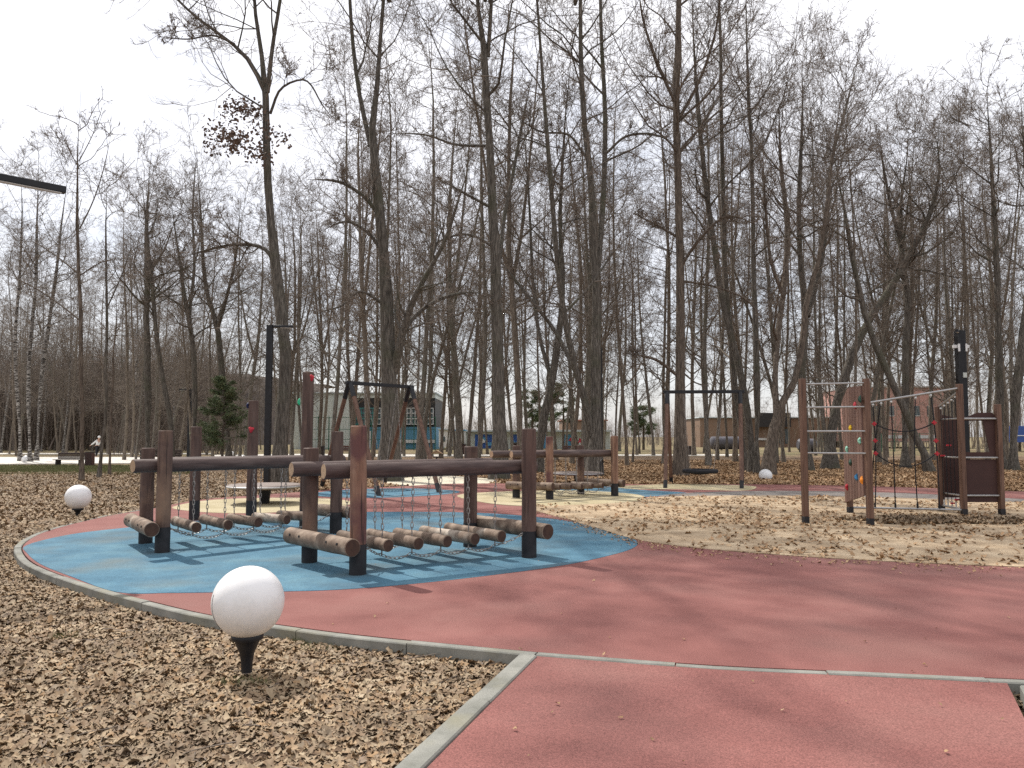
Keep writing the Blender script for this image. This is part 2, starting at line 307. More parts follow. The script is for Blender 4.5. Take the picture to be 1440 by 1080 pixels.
def spawn(P, R, rng, nchild, t0, t1, ang, ratio, K, trop, jit, rr=.55, minr=.004, maxlen=9, taper=.9, az=None):
    N_, KP, _ = P.shape
    idx = np.repeat(np.arange(N_), nchild); n = len(idx)
    t = (t0 + (t1 - t0) * rng.random(n)) * (KP - 1); i = np.minimum(t.astype(int), KP - 2); f = (t - i)[:, None]
    pos = P[idx, i] * (1 - f) + P[idx, i + 1] * f; tan = P[idx, i + 1] - P[idx, i]
    Lp = np.linalg.norm(np.diff(P, axis=1), axis=2).sum(1)[idx]
    tan /= np.linalg.norm(tan, axis=1, keepdims=True) + 1e-9
    rnd = rng.normal(size=(n, 3)); rnd[:, 2] += .15; perp = rnd - (rnd * tan).sum(1, keepdims=True) * tan; perp /= np.linalg.norm(perp, axis=1, keepdims=True)
    a = np.radians(rng.uniform(*ang, n))[:, None]; d = tan * np.cos(a) + perp * np.sin(a)
    tt = t / (KP - 1); Rp = R[idx, i] * (1 - f[:, 0]) + R[idx, i + 1] * f[:, 0]
    ln = np.minimum(Lp * ratio * (1.1 - .65 * tt) * rng.uniform(.55, 1.15, n), maxlen)
    r0 = np.maximum(np.minimum(Rp * rr * rng.uniform(.7, 1.1, n), ln * .022), minr)
    Q = np.empty((n, K, 3)); Q[:, 0] = pos; st = (ln / (K - 1))[:, None]
    for k in range(1, K):
        d = d + rng.normal(size=(n, 3)) * jit + np.array((0, 0, 1.)) * (trop[0] + (trop[1] - trop[0]) * k / K)
        d /= np.linalg.norm(d, axis=1, keepdims=True); Q[:, k] = Q[:, k - 1] + d * st
    RR = r0[:, None] * (1 - taper * np.linspace(0, 1, K)[None]); RR = np.maximum(RR, minr * .6)
    return Q, RR
def resample(pts, K):
    pts = np.array(pts, float); s = np.r_[0, np.cumsum(np.linalg.norm(np.diff(pts[:, :3], axis=0), axis=1))]
    u = np.linspace(0, s[-1], K)
    # smooth (Catmull-like) by cubic hermite on each column
    m = np.gradient(pts, s, axis=0); out = np.empty((K, pts.shape[1])); j = np.clip(np.searchsorted(s, u, 'right') - 1, 0, len(s) - 2)
    h = (s[j + 1] - s[j]); x = ((u - s[j]) / h)[:, None]; h = h[:, None]
    out = (2 * x**3 - 3 * x**2 + 1) * pts[j] + (x**3 - 2 * x**2 + x) * h * m[j] + (-2 * x**3 + 3 * x**2) * pts[j + 1] + (x**3 - x**2) * h * m[j + 1]
    return out
def merge(parts):
    V = []; Q = []; n = 0
    for v, q in parts: V.append(v); Q.append(q + n); n += len(v)
    return np.concatenate(V), np.concatenate(Q)
def tree_meshes(name, limbs, rng, dens=1.0, start=.35, weep=0, limbn=14, barkmat='bark', maxlen=6, twigr=.005):
    """limbs: list of (K0,4) arrays x,y,z,r ; first is the trunk"""
    dens *= 1.08; K0 = 18; LP = np.stack([resample(l, K0) for l in limbs]); P0 = LP[:, :, :3].copy(); R0 = np.maximum(LP[:, :, 3], .008)
    R0 = R0 * np.clip((1 - np.linspace(0, 1, K0)) / .28, .16, 1)[None]; P0[0, 1:-1] += np.cumsum(rng.normal(size=(K0 - 2, 3)) * (.02, .02, 0), axis=0) * 1.0
    tv = [tubes(P0[:1], R0[:1] * (1 + .05 * rng.normal(size=(1, K0))), 14)]
    if len(limbs) > 1: tv.append(tubes(P0[1:], R0[1:], 9))
    # side limbs from trunk
    g1, r1 = spawn(P0[:1], R0[:1], rng, int(limbn * 1.5 * dens), start, .98, (35, 80), .36, 9, (.08, .11 - weep), .19, rr=.42, minr=.016, maxlen=maxlen)
    if len(limbs) > 1:
        g1b, r1b = spawn(P0[1:], R0[1:], rng, int(10 * dens), .15, .98, (30, 70), .42, 9, (.08, .12 - weep), .14, rr=.5, minr=.010, maxlen=maxlen * .8)
        g1 = np.concatenate([g1, g1b]); r1 = np.concatenate([r1, r1b])
    tv.append(tubes(g1, r1, 6))
    trunk = np_mesh('trunk', *merge(tv)); trunk.materials.append(M[barkmat])
    g2, r2 = spawn(g1, r1, rng, int(8 * dens), .15, 1, (28, 70), .60, 7, (.03, .06 - weep * 1.5), .17, rr=.65, minr=.011, maxlen=3.6)
    g2t, r2t = spawn(P0, R0, rng, 10, max(.3, start * .8), .98, (40, 85), .1, 6, (.08, .02), .2, rr=.3, minr=.006, maxlen=1.6)
    g3, r3 = spawn(np.concatenate([g2]), r2, rng, int(6 * dens), .15, 1, (28, 66), .60, 5, (.01, .05 - weep * 1.5), .15, rr=.65, minr=.0075, maxlen=1.9)
    g3b, r3b = spawn(g2t, r2t, rng, 5, .1, 1, (30, 70), .5, 5, (.02, .02), .2, rr=.65, minr=.0055)
    g3 = np.concatenate([g3, g3b]); r3 = np.concatenate([r3, r3b])
    g4, r4 = spawn(g3, r3, rng, int(4.4 * dens), .1, 1, (22, 58), .60, 3, (.0, .04 - weep), .12, rr=.7, minr=twigr, maxlen=.95)
    crown = np_mesh('crown', *merge([tubes(g2, r2, 4), tubes(g2t, r2t, 4), tubes(g3, r3, 3), tubes(g4, r4, 3)])); crown.materials.append(M['twig'])
    for me in (trunk,): me.polygons.foreach_set('use_smooth', np.ones(len(me.polygons), bool))
    return trunk, crown, (g2, g3)
GZ = -0.02
def key_tree(Y, limbs, label, group=None, extra=(), dens=1.0, start=.35, weep=0, limbn=12, bark='bark', name='bare_tree', cat='tree', seed=0, **kw):
    rng = np.random.default_rng(1000 + seed); L3 = []; bx = limbs[0][0][0]
    base = A(bx, 614, Y); base[2] = GZ - .05
    for k, l in enumerate(limbs):
        pts = []; L_ = len(l)
        sgn = rng.choice((-1, 1)) * rng.uniform(.15, .45) if k else 0
        x0 = None; dacc = 0; prev = None
        for i, (px, py, w) in enumerate(l):
            qy = 614 + 1650 / Y if py == 'b' else py
            if prev is not None: dacc += math.hypot(px - prev[0], qy - prev[1]) * Y / F
            prev = (px, qy); yy = Y + sgn * dacc
            if py == 'b': p = A(px, 614 + 1650 / Y, Y); p[2] = GZ - .05
            else: p = A(px, py, yy)
            pts.append((*p, w * .345 * yy / F))
        if k == 0:                                   # root flare
            f = pts[0]; pts[0] = (base[0], Y, base[2], f[3] * 1.3); pts.insert(1, (base[0] * .97 + pts[1][0] * .03, Y, .28, f[3] * .92))
            if pts[2][2] < .6: pts.pop(2)
        L3.append(np.array(pts))
    for e in extra: L3.append(np.array(e, float))  # unseen limbs above the view, added to cast branch shade on the ground
    base = np.array((L3[0][0][0], Y, base[2]))
    for l in L3: l[:, :3] -= base
    tr, cr, tw = tree_meshes(name, L3, rng, dens, start, weep, limbn, bark, **kw)
    o = empty(name, tuple(base), label, cat, group)
    link('trunk', tr, None, o, 0); link('crown', cr, None, o, 0)
    return o, base, tw
# ------------------------------------------------------------------ ground
def smooth_poly(px, closed=True, n=6):
    P = [np.array(G(*p))[:2] for p in px]; out = []; m = len(P)
    for i in range(m if closed else m - 1):
        p0, p1, p2, p3 = (P[(i + k) % m] if closed else P[min(max(i + k, 0), m - 1)] for k in (-1, 0, 1, 2))
        for j in range(n):
            t = j / n; out.append(.5 * ((2 * p1) + (p2 - p0) * t + (2 * p0 - 5 * p1 + 4 * p2 - p3) * t * t + (3 * p1 - p0 - 3 * p2 + p3) * t**3))
    if not closed: out.append(P[-1])
    return out
def sheet(name, poly, z, mat, thick=.03):
    o = MB().prism(poly, z - thick, z).build(name, M[mat], None, 30); return tag(o, kind='structure')
def inside(poly, x, y):
    poly = np.array(poly); x = np.asarray(x); y = np.asarray(y); c = np.zeros(x.shape, bool); j = len(poly) - 1
    for i in range(len(poly)):
        xi, yi = poly[i]; xj, yj = poly[j]
        cond = ((yi > y) != (yj > y)) & (x < (xj - xi) * (y - yi) / (yj - yi + 1e-12) + xi); c ^= cond; j = i
    return c
kerb_px = [(470, 688), (420, 692), (350, 697), (280, 703), (215, 715), (160, 724), (110, 735), (70, 746), (48, 755), (33, 767), (34, 778), (50, 793), (90, 810), (150, 829), (220, 847), (300, 865), (400, 879), (500, 892), (640, 906), (757, 917)]
front_px = [(757, 917), (1000, 935), (1200, 944), (1440, 955)]
kerb_w = smooth_poly(kerb_px, False, 5); front_w = smooth_poly(front_px + [(1700, 964), (2100, 975)], False, 3)
sand_px_bottom = [(740, 716), (800, 731), (830, 740), (862, 750), (895, 759), (960, 769), (1100, 781), (1250, 790), (1440, 798), (1700, 806), (2100, 812)]
sb = smooth_poly(sand_px_bottom, False, 3)
red_back = smooth_poly([(2300, 712), (1700, 700), (1440, 691.5), (1250, 684.5), (1060, 681), (900, 681), (760, 680), (640, 680), (560, 684), (470, 688)], False, 3)
red_poly = kerb_w + front_w[1:] + sb[::-1][:0]
red_poly = kerb_w + front_w[1:] + [tuple(red_back[0])] + red_back[1:-1]
sheet('red_rubber_surface', red_poly, 0.0, 'red', .1)
lowL = [G(757, 917)[:2], G(595, 1080)[:2]]; dL = lowL[1] - lowL[0]
lowR = [G(1415, 957)[:2], G(1475, 1080)[:2]]; dR = lowR[1] - lowR[0]
fl = [p for p in front_w if G(757, 917)[0] - .01 <= p[0] <= lowR[0][0]]
low_poly = [np.array(p) for p in fl] + [lowR[0], lowR[0] + dR * 4, lowL[0] + dL * 4]
low_poly = [p - np.array((0, .05)) if i < len(fl) else p for i, p in enumerate(low_poly)]
sheet('red_rubber_path', low_poly, -0.004, 'red', .1)
SHEETS = {}
def pad(name, px, mat, z): SHEETS[name] = smooth_poly(px, True, 5); return sheet(name, SHEETS[name], z, mat, .012)
pad('blue_rubber_surface', [(37, 777), (34, 769), (60, 760), (110, 750), (180, 742), (270, 733), (370, 726), (470, 721), (560, 720), (660, 721), (730, 725), (800, 733), (860, 746), (894, 760), (890, 771), (850, 783), (780, 797), (640, 815), (500, 828), (400, 832), (320, 833), (240, 834), (165, 833), (100, 811), (56, 793)], 'blue', .004)
pad('yellow_rubber_surface', [(243, 713), (300, 703), (400, 700), (470, 702), (496, 707), (470, 714), (400, 720), (330, 722), (270, 719)], 'yellow', .005)
pad('yellow_rubber_surface', [(643, 697), (700, 692), (800, 690), (880, 694), (908, 700), (890, 706), (820, 710), (740, 712), (680, 707)], 'yellow', .012)
pad('yellow_rubber_surface', [(868, 684), (950, 681), (1050, 683), (1062, 687), (1040, 690), (950, 688), (880, 688)], 'yellow', .005)
pad('blue_rubber_surface', [(445, 693), (500, 688), (580, 687), (640, 690), (638, 694), (570, 699), (500, 700), (450, 698)], 'blue', .005)
pad('blue_rubber_surface', [(760, 686), (840, 684), (900, 689), (965, 693), (940, 697), (880, 699), (800, 696)], 'blue', .006)
sheet('grey_asphalt_strip', smooth_poly([(930, 699), (975, 693), (1100, 690.5), (1250, 693), (1440, 702), (1800, 716), (2200, 730), (2200, 738), (1440, 709), (1250, 700), (1100, 697)], True, 3), .008, 'asphalt', .012)
cream = smooth_poly([(545, 682), (560, 673), (620, 669), (690, 673), (690, 679), (640, 682)], True, 4)
sheet('cream_sand_patch', cream, -.004, 'cream', .012)
sand_poly = smooth_poly([(742, 714), (790, 709), (880, 707), (912, 700), (1000, 697.5), (1100, 697.5), (1250, 700), (1440, 707), (1800, 722), (2300, 745), (2300, 815), (1700, 806), (1440, 798), (1250, 790), (1100, 781), (960, 769), (895, 759), (862, 750), (830, 740), (800, 731)], True, 3)
sheet('sand_play_area', sand_poly, .010, 'sand', .03)
for nm, px in (('pale_path', [(-400, 644), (0, 643), (330, 643), (330, 651), (120, 652), (0, 653), (-400, 655)]), ('far_path', [(-300, 637), (300, 637.6), (300, 638.8), (-300, 639)]),
               ('far_path', [(300, 640), (420, 638.5), (700, 639.5), (1045, 639), (1045, 641), (700, 641.5), (420, 643), (300, 642)])):
    sheet(nm, [G(*p)[:2] for p in px], 0.02, 'path', .03)
# terrain: drops 7 cm outside the kerb near the viewer
def gz(x, y):
    return -.018 - .072 * np.clip((14 - y) / 4, 0, 1) + .0 * x
def terrain():
    xs = np.concatenate([-np.geomspace(1500, 30, 26), np.linspace(-28, 28, 160), np.geomspace(30, 1500, 26)])
    ys = np.concatenate([np.linspace(-30, 2, 10), np.linspace(2.2, 30, 150), np.geomspace(31, 2500, 40)])
    X, Y = np.meshgrid(xs, ys); Z = gz(X, Y)
    near = np.clip((14 - Y) / 6, 0, 1) * (np.abs(X) < 28)
    Z = Z + near * (.010 * np.sin(X * 2.3 + Y) + .010 * np.sin(Y * 3.1 - X * 1.7)) - .006 * near
    nx, ny = len(xs), len(ys); i = np.arange(ny - 1)[:, None] * nx + np.arange(nx - 1)[None]
    me = np_mesh('ground', np.stack([X, Y, Z], -1).reshape(-1, 3), np.stack([i, i + 1, i + nx + 1, i + nx], -1).reshape(-1, 4))
    tag(link('ground', me, M['floor'], None, 60), kind='structure')
terrain()
# kerb stones
def kerb_mesh(pts, name, w=.10, top=.006, bot=-.22, outside=1, seg=1.0, gap=.008):
    P = np.array(pts); s = np.r_[0, np.cumsum(np.linalg.norm(np.diff(P, axis=0), axis=1))]; mb = MB(); n = max(1, round(s[-1] / seg))
    def at(u): return np.array([np.interp(u, s, P[:, 0]), np.interp(u, s, P[:, 1])])
    for k in range(n):
        a, b_ = s[-1] * k / n + gap / 2, s[-1] * (k + 1) / n - gap / 2; dz = random.uniform(-.005, .005); off = random.uniform(-.004, .004); m = 4; vs = []
        for j in range(m + 1):
            u = a + (b_ - a) * j / m; p = at(u); d = at(min(u + .05, s[-1])) - at(max(u - .05, 0)); d /= np.linalg.norm(d) + 1e-9
            nrm = np.array((d[1], -d[0])) * outside; i0 = p + nrm * off; i0 = i0 + nrm * .014; o0 = p + nrm * (w + off + .014); c = .008
            for q, z in ((i0, bot), (i0, top + dz - c), (i0 + nrm * c, top + dz), (o0 - nrm * c, top + dz), (o0, top + dz - c), (o0, bot)): vs.append((q[0], q[1], z))
        fs = [(j * 6 + i, j * 6 + (i + 1) % 6, (j + 1) * 6 + (i + 1) % 6, (j + 1) * 6 + i) for j in range(m) for i in range(6)] + [tuple(range(6)), tuple(m * 6 + i for i in range(6))[::-1]]
        mb.add(vs, fs)
    return tag(mb.build(name, M['kerb'], None, 30), kind='structure')
kerb_mesh(kerb_w[18:], 'curved_kerb', outside=1, w=.085, top=.003)
kerb_mesh(front_w, 'curved_kerb', outside=1, w=.075, top=.004)
kl = [lowL[0] + np.array((0.0, -.11)), lowL[0] + dL * 3]; kerb_mesh(kl, 'straight_kerb', outside=1, w=.125, top=.012)
kerb_mesh([lowR[0] + np.array((0, -.10)), lowR[0] + dR * 3], 'straight_kerb', outside=-1, w=.125, top=.012)
# the sand edge towards the yellow pad
# ------------------------------------------------------------------ fallen leaves (uncountable)
def leaves(name, n, sampler, size, mat, lift=.02, seed=3, curl=.5, tilt=.45):
    rng = np.random.default_rng(seed); x, y = sampler(rng, n); n = len(x)
    z = gz(x, y) if name != 'leaves_on_sand' else np.full(n, .012)
    if name in ('leaves_on_rubber',): z = np.full(n, .006)
    s = rng.uniform(*size, n); a = rng.uniform(0, 2 * PI, n)
    L_ = np.array([(-.5, 0), (-.28, .34), (-.05, .22), (.2, .36), (.5, 0), (.22, -.33), (-.02, -.2), (-.3, -.36)])
    L_ = L_[None] * (1 + .22 * rng.normal(size=(n, 8, 1))) * s[:, None, None]
    up = np.abs(L_[:, :, 1]) * rng.uniform(-.3, 1.6, (n, 1)) * curl + rng.normal(size=(n, 8)) * s[:, None] * .12
    V = np.dstack([L_, up[:, :, None]])
    ctr = np.zeros((n, 1, 3)); V = np.concatenate([V, ctr], 1)                      # centre vertex
    tx, ty = rng.normal(size=(2, n)) * tilt
    V[:, :, 2] += V[:, :, 0] * tx[:, None] + V[:, :, 1] * ty[:, None]
    ca, sa = np.cos(a)[:, None], np.sin(a)[:, None]
    X = V[:, :, 0] * ca - V[:, :, 1] * sa + x[:, None]; Y = V[:, :, 0] * sa + V[:, :, 1] * ca + y[:, None]
    Z = V[:, :, 2]; Z = Z - Z.min(1, keepdims=True) * .6 + z[:, None] + rng.uniform(0, lift, n)[:, None]
    V = np.stack([X, Y, Z], -1).reshape(-1, 3)
    t = np.array([(8, 0, 1), (8, 1, 2), (8, 2, 3), (8, 3, 4), (8, 4, 5), (8, 5, 6), (8, 6, 7), (8, 7, 0)])
    Q = (np.arange(n)[:, None, None] * 9 + t[None]).reshape(-1, 3)
    o = link(name, np_mesh(name, V, Q), M[mat], None, 0); return tag(o, kind='stuff')
kw = np.array(kerb_w); paved = red_poly
def off_pave(x, y):
    return ~inside(paved, x, y) & ~inside(low_poly, x, y)
def clump(x, y, f=1.0, ph=0):
    return (np.sin(x * 1.7 * f + ph) + np.sin(y * 2.3 * f + ph * 2 + x * .6) + np.sin((x - y) * 1.1 * f + 1) + np.sin(x * 4.1 * f - y * 3.3 * f)) / 4
def s_near(rng, n):
    x = rng.uniform(-9, .6, n); y = rng.uniform(2.6, 12.5, n)
    k = (np.abs(x) < y * .72 + .6) & off_pave(x, y) & (rng.random(n) < np.clip(1.25 - y / 22, .3, 1))
    kd = np.min(np.hypot(x[:, None] - kw[None, :, 0], y[:, None] - kw[None, :, 1]), 1) if False else None
    return x[k], y[k]
def s_mid(rng, n):
    x = rng.uniform(-24, -2.6, n); y = rng.uniform(11.5, 33, n); k = (x > -y * .72 - 1) & off_pave(x, y) & ~inside(cream, x, y); return x[k], y[k]
def s_wood(rng, n):
    y = 21 + 29 * rng.random(n)**1.4; x = rng.uniform(-.35, .72, n) * y
    k = off_pave(x, y) & ~inside(sand_poly, x, y) & ~inside(cream, x, y) & (y > 22 + .0 * x); return x[k], y[k]
def s_sand(rng, n):
    x = rng.uniform(.1, 17, n); y = rng.uniform(9, 21, n); k = inside(sand_poly, x, y)
    p = np.clip(.40 + .55 * clump(x, y, .9, 2) + .35 * clump(x, y, 2.7, 5), .02, 1)
    p = np.where(np.hypot((x - 4.9) / 2.6, (y - 13.9) / 1.2) < 1, np.maximum(p, .8), p)
    k &= rng.random(n) < p * .8; return x[k], y[k]
def s_worn(rng, n):
    a = rng.uniform(0, 2 * PI, n); r = np.sqrt(rng.random(n)) * (1 + .2 * np.sin(a * 5)); return 7.6 + 1.55 * r * np.cos(a), 14.05 + .62 * r * np.sin(a)
leaves('leaf_litter', 230000, s_near, (.014, .066), 'leaf', .012, 1, tilt=.17, curl=.35)
leaves('leaf_litter', 6000, s_near, (.035, .07), 'leaf', .018, 21, tilt=.28, curl=.7)
def s_corner(rng, n):
    x = rng.uniform(3, 7, n); y = rng.uniform(2.8, 7, n); k = off_pave(x, y) & (x > 1.5); return x[k], y[k]
leaves('leaf_litter', 26000, s_corner, (.02, .08), 'leaf', .015, 22, tilt=.2)
leaves('leaf_litter', 85000, s_mid, (.035, .10), 'leaf', .02, 2, tilt=.3)
leaves('leaf_litter', 110000, s_wood, (.05, .12), 'leaf2', .02, 3, tilt=.3)
leaves('leaves_on_sand', 26000, s_sand, (.03, .095), 'leaf2', .004, 4, tilt=.25)
o = leaves('leaves_on_sand', 5200, s_worn, (.03, .085), 'leaf', .01, 5, tilt=.4)
def s_red(rng, n):
    px = rng.uniform(400, 1440, n); py = rng.uniform(700, 1075, n); P = np.array([G(a, b)[:2] for a, b in zip(px, py)]); return P[:, 0], P[:, 1]
def s_edge(rng, n):
    q = np.array(sb[:40]); i = rng.integers(0, len(q) - 1, n); u = rng.random(n)[:, None]; p = q[i] * (1 - u) + q[i + 1] * u; d = np.abs(rng.normal(size=n)) * .35
    return p[:, 0] - d * .15, p[:, 1] - d
leaves('leaves_on_rubber', 900, s_edge, (.015, .05), 'leaf2', .002, 7, tilt=.2)
leaves('leaves_on_rubber', 46, s_red, (.012, .03), 'leaf2', .002, 6, tilt=.2)
def sticks(n, seed):
    rng = np.random.default_rng(seed); x = rng.uniform(-9, 1, n); y = rng.uniform(3, 13, n); k = (np.abs(x) < y * .7) & off_pave(x, y); x, y = x[k], y[k]; n = len(x)
    a = rng.uniform(0, 2 * PI, n); l = rng.uniform(.05, .35, n)**1.2; P = np.empty((n, 5, 3)); P[:, 0] = np.stack([x, y, gz(x, y) + .03], 1)
    for k in range(1, 5): a = a + rng.normal(size=n) * .25; P[:, k] = P[:, k - 1] + np.stack([np.cos(a), np.sin(a), rng.normal(size=n) * .08], 1) * (l / 4)[:, None]
    R_ = np.outer(rng.uniform(.0015, .004, n), [1, .9, .8, .65, .4]); tag(link('fallen_twigs', np_mesh('fallen_twigs', *tubes(P, R_, 4)), M['twig'], None, 0), kind='stuff')
sticks(900, 12)
# grass tufts near the big globe
def tufts(name, spots, n, h, seed):
    rng = np.random.default_rng(seed); V = []; Q = []
    for (cx, cy, rx, ry) in spots:
        a = rng.uniform(0, 2 * PI, n); r = np.sqrt(rng.random(n)); x = cx + rx * r * np.cos(a); y = cy + ry * r * np.sin(a); z = gz(x, y)
        th = rng.uniform(0, 2 * PI, n); hh = h * rng.uniform(.4, 1.1, n); w = .003; l = rng.uniform(.1, .8, n) * hh; ph = rng.uniform(0, 2 * PI, n)
        b0 = np.stack([x - w * np.cos(th), y - w * np.sin(th), z], 1); b1 = np.stack([x + w * np.cos(th), y + w * np.sin(th), z], 1)
        t = np.stack([x + l * np.cos(ph), y + l * np.sin(ph), z + hh], 1); V.append(np.stack([b0, b1, t], 1).reshape(-1, 3))
    V = np.concatenate(V); tag(link(name, np_mesh(name, V, np.arange(len(V)).reshape(-1, 3)), M['grass'], None, 0), kind='stuff')
def gs(px, py, rx, ry): q = G(px, py, -.10); return (q[0], q[1], rx, ry)
tufts('grass_tuft', [gs(455, 915, .20, .12), gs(500, 905, .12, .08), gs(425, 905, .10, .08), gs(345, 965, .22, .06), gs(90, 900, .12, .1)], 190, .055, 8)
def verge(seed=9):
    rng = np.random.default_rng(seed); n = 22000; y = rng.uniform(31, 41.5, n); x = -y * rng.uniform(.40, .70, n); V = []
    th = rng.uniform(0, 2 * PI, n); w = .012; hh = rng.uniform(.03, .09, n); z = gz(x, y)
    b0 = np.stack([x - w, y, z], 1); b1 = np.stack([x + w, y, z], 1); t = np.stack([x + .04 * np.cos(th), y + .04 * np.sin(th), z + hh], 1)
    V = np.stack([b0, b1, t], 1).reshape(-1, 3); tag(link('grass_verge', np_mesh('grass_verge', V, np.arange(len(V)).reshape(-1, 3)), M['grass'], None, 0), kind='stuff')
verge()
# ------------------------------------------------------------------ globe lamps
def globe(px, py, dia, label, D=.47, on=None):
    Y = D * F / dia; c = A(px, py, Y); zb = gz(c[0], Y) if on is None else on; h = c[2] - zb
    t = empty('globe_lamp', (c[0], Y, zb), label, 'garden lamp', 'white globe lamps along the kerbs and paths')
    MB().ball(c, D / 2, 48, 32).build('globe', M['globe'], t, 80)
    zt = c[2] - D / 2 - zb
    MB().lathe((c[0], Y, zb), [(.032, -.12), (.034, 0), (.038, zt * .35), (.048, zt * .6), (.072, zt * .82), (.09, zt), (.092, zt + .012), (.088, zt + .03)], 24).build('stem', M['black'], t)
    MB().lathe((c[0], Y, zb + zt), [(.10, -.012), (.104, -.004), (.104, .018), (.098, .026)], 28).build('collar', M['black'], t)
    return t, c
tb, c = globe(349, 846, 97, 'nearest and largest white globe lamp, in the leaves beside the curved kerb')
# seam of the two half shells of the big globe
mb = MB(); pts = []
for k in range(15):
    a = math.radians(-38 + 62 * k / 14); d = Vector((-.80, -.60, 0)); d.normalize()
    v = Vector((d.x * math.cos(a), d.y * math.cos(a), math.sin(a))); v = Matrix.Rotation(math.radians(-8), 3, 'Y') @ v; pts.append(Vector(c) + v * .2355)
mb.tube(pts, .0018, 5); mb.build('seam', M['black'], tb)
globe(110, 699, 34, 'white globe lamp in the leaves left of the blue surface, second nearest')
globe(1076.5, 669, 18.5, 'white globe lamp behind the red strip, just left of the steel ladder')
globe(36.5, 646, 11, 'small white globe lamp on the verge at the far left, by the birches')
globe(325, 638.6, 8.6, 'tiny white globe lamp standing beside the small spruce')
globe(342, 645, 9.4, 'tiny white globe lamp half hidden behind the log beam, left of the red-hold post')
globe(1236.5, 637, 6.2, 'tiny white globe lamp seen through the rope net of the climbing frame')
globe(1431, 647, 7.5, 'tiny white globe lamp at the right edge behind the playhouse')
# ------------------------------------------------------------------ log step bridges
def natural_log(mb, a, b, r, seed, n=20, k=9, wob=.04, mi=0, capmi=None, chamfer=.008):
    rng = random.Random(seed); a = np.array(a, float); b = np.array(b, float)
    pts = [a + (b - a) * i / (k - 1) for i in range(k)]
    mb.tube(pts, [r * (1 + rng.uniform(-wob, wob)) for _ in pts], n, True, mi, capmi, chamfer); return mb
def hold(p, colour, parent, R=.055, seed=0, out=(0, -1, 0)):
    rng = random.Random(seed); mb = MB(); o = Vector(out).normalized(); p = Vector(tuple(map(float, p)))
    sd = Vector((0, 0, 1)).cross(o).normalized(); up = Vector((0, 0, 1))
    prof = [(1.0, 0), (1.05, .25), (.85, .6), (.5, .9), (.18, 1.0)]; vs = []; n = 12
    lobes = rng.choice((3, 4, 5)); ph = rng.uniform(0, 6)
    for rr, h in prof:
        for j in range(n):
            a = 2 * PI * j / n; q = R * rr * (1 + .28 * math.sin(lobes * a + ph)); vs.append(p + sd * q * math.cos(a) + up * q * math.sin(a) * 1.15 + o * R * .9 * h)
    fs = [(i * n + j, i * n + (j + 1) % n, (i + 1) * n + (j + 1) % n, (i + 1) * n + j) for i in range(4) for j in range(n)] + [tuple(range(n)), tuple(4 * n + j for j in range(n))]
    mb.add(vs, fs); o_ = mb.build('climbing_hold', M[colour], parent, 60); return o_
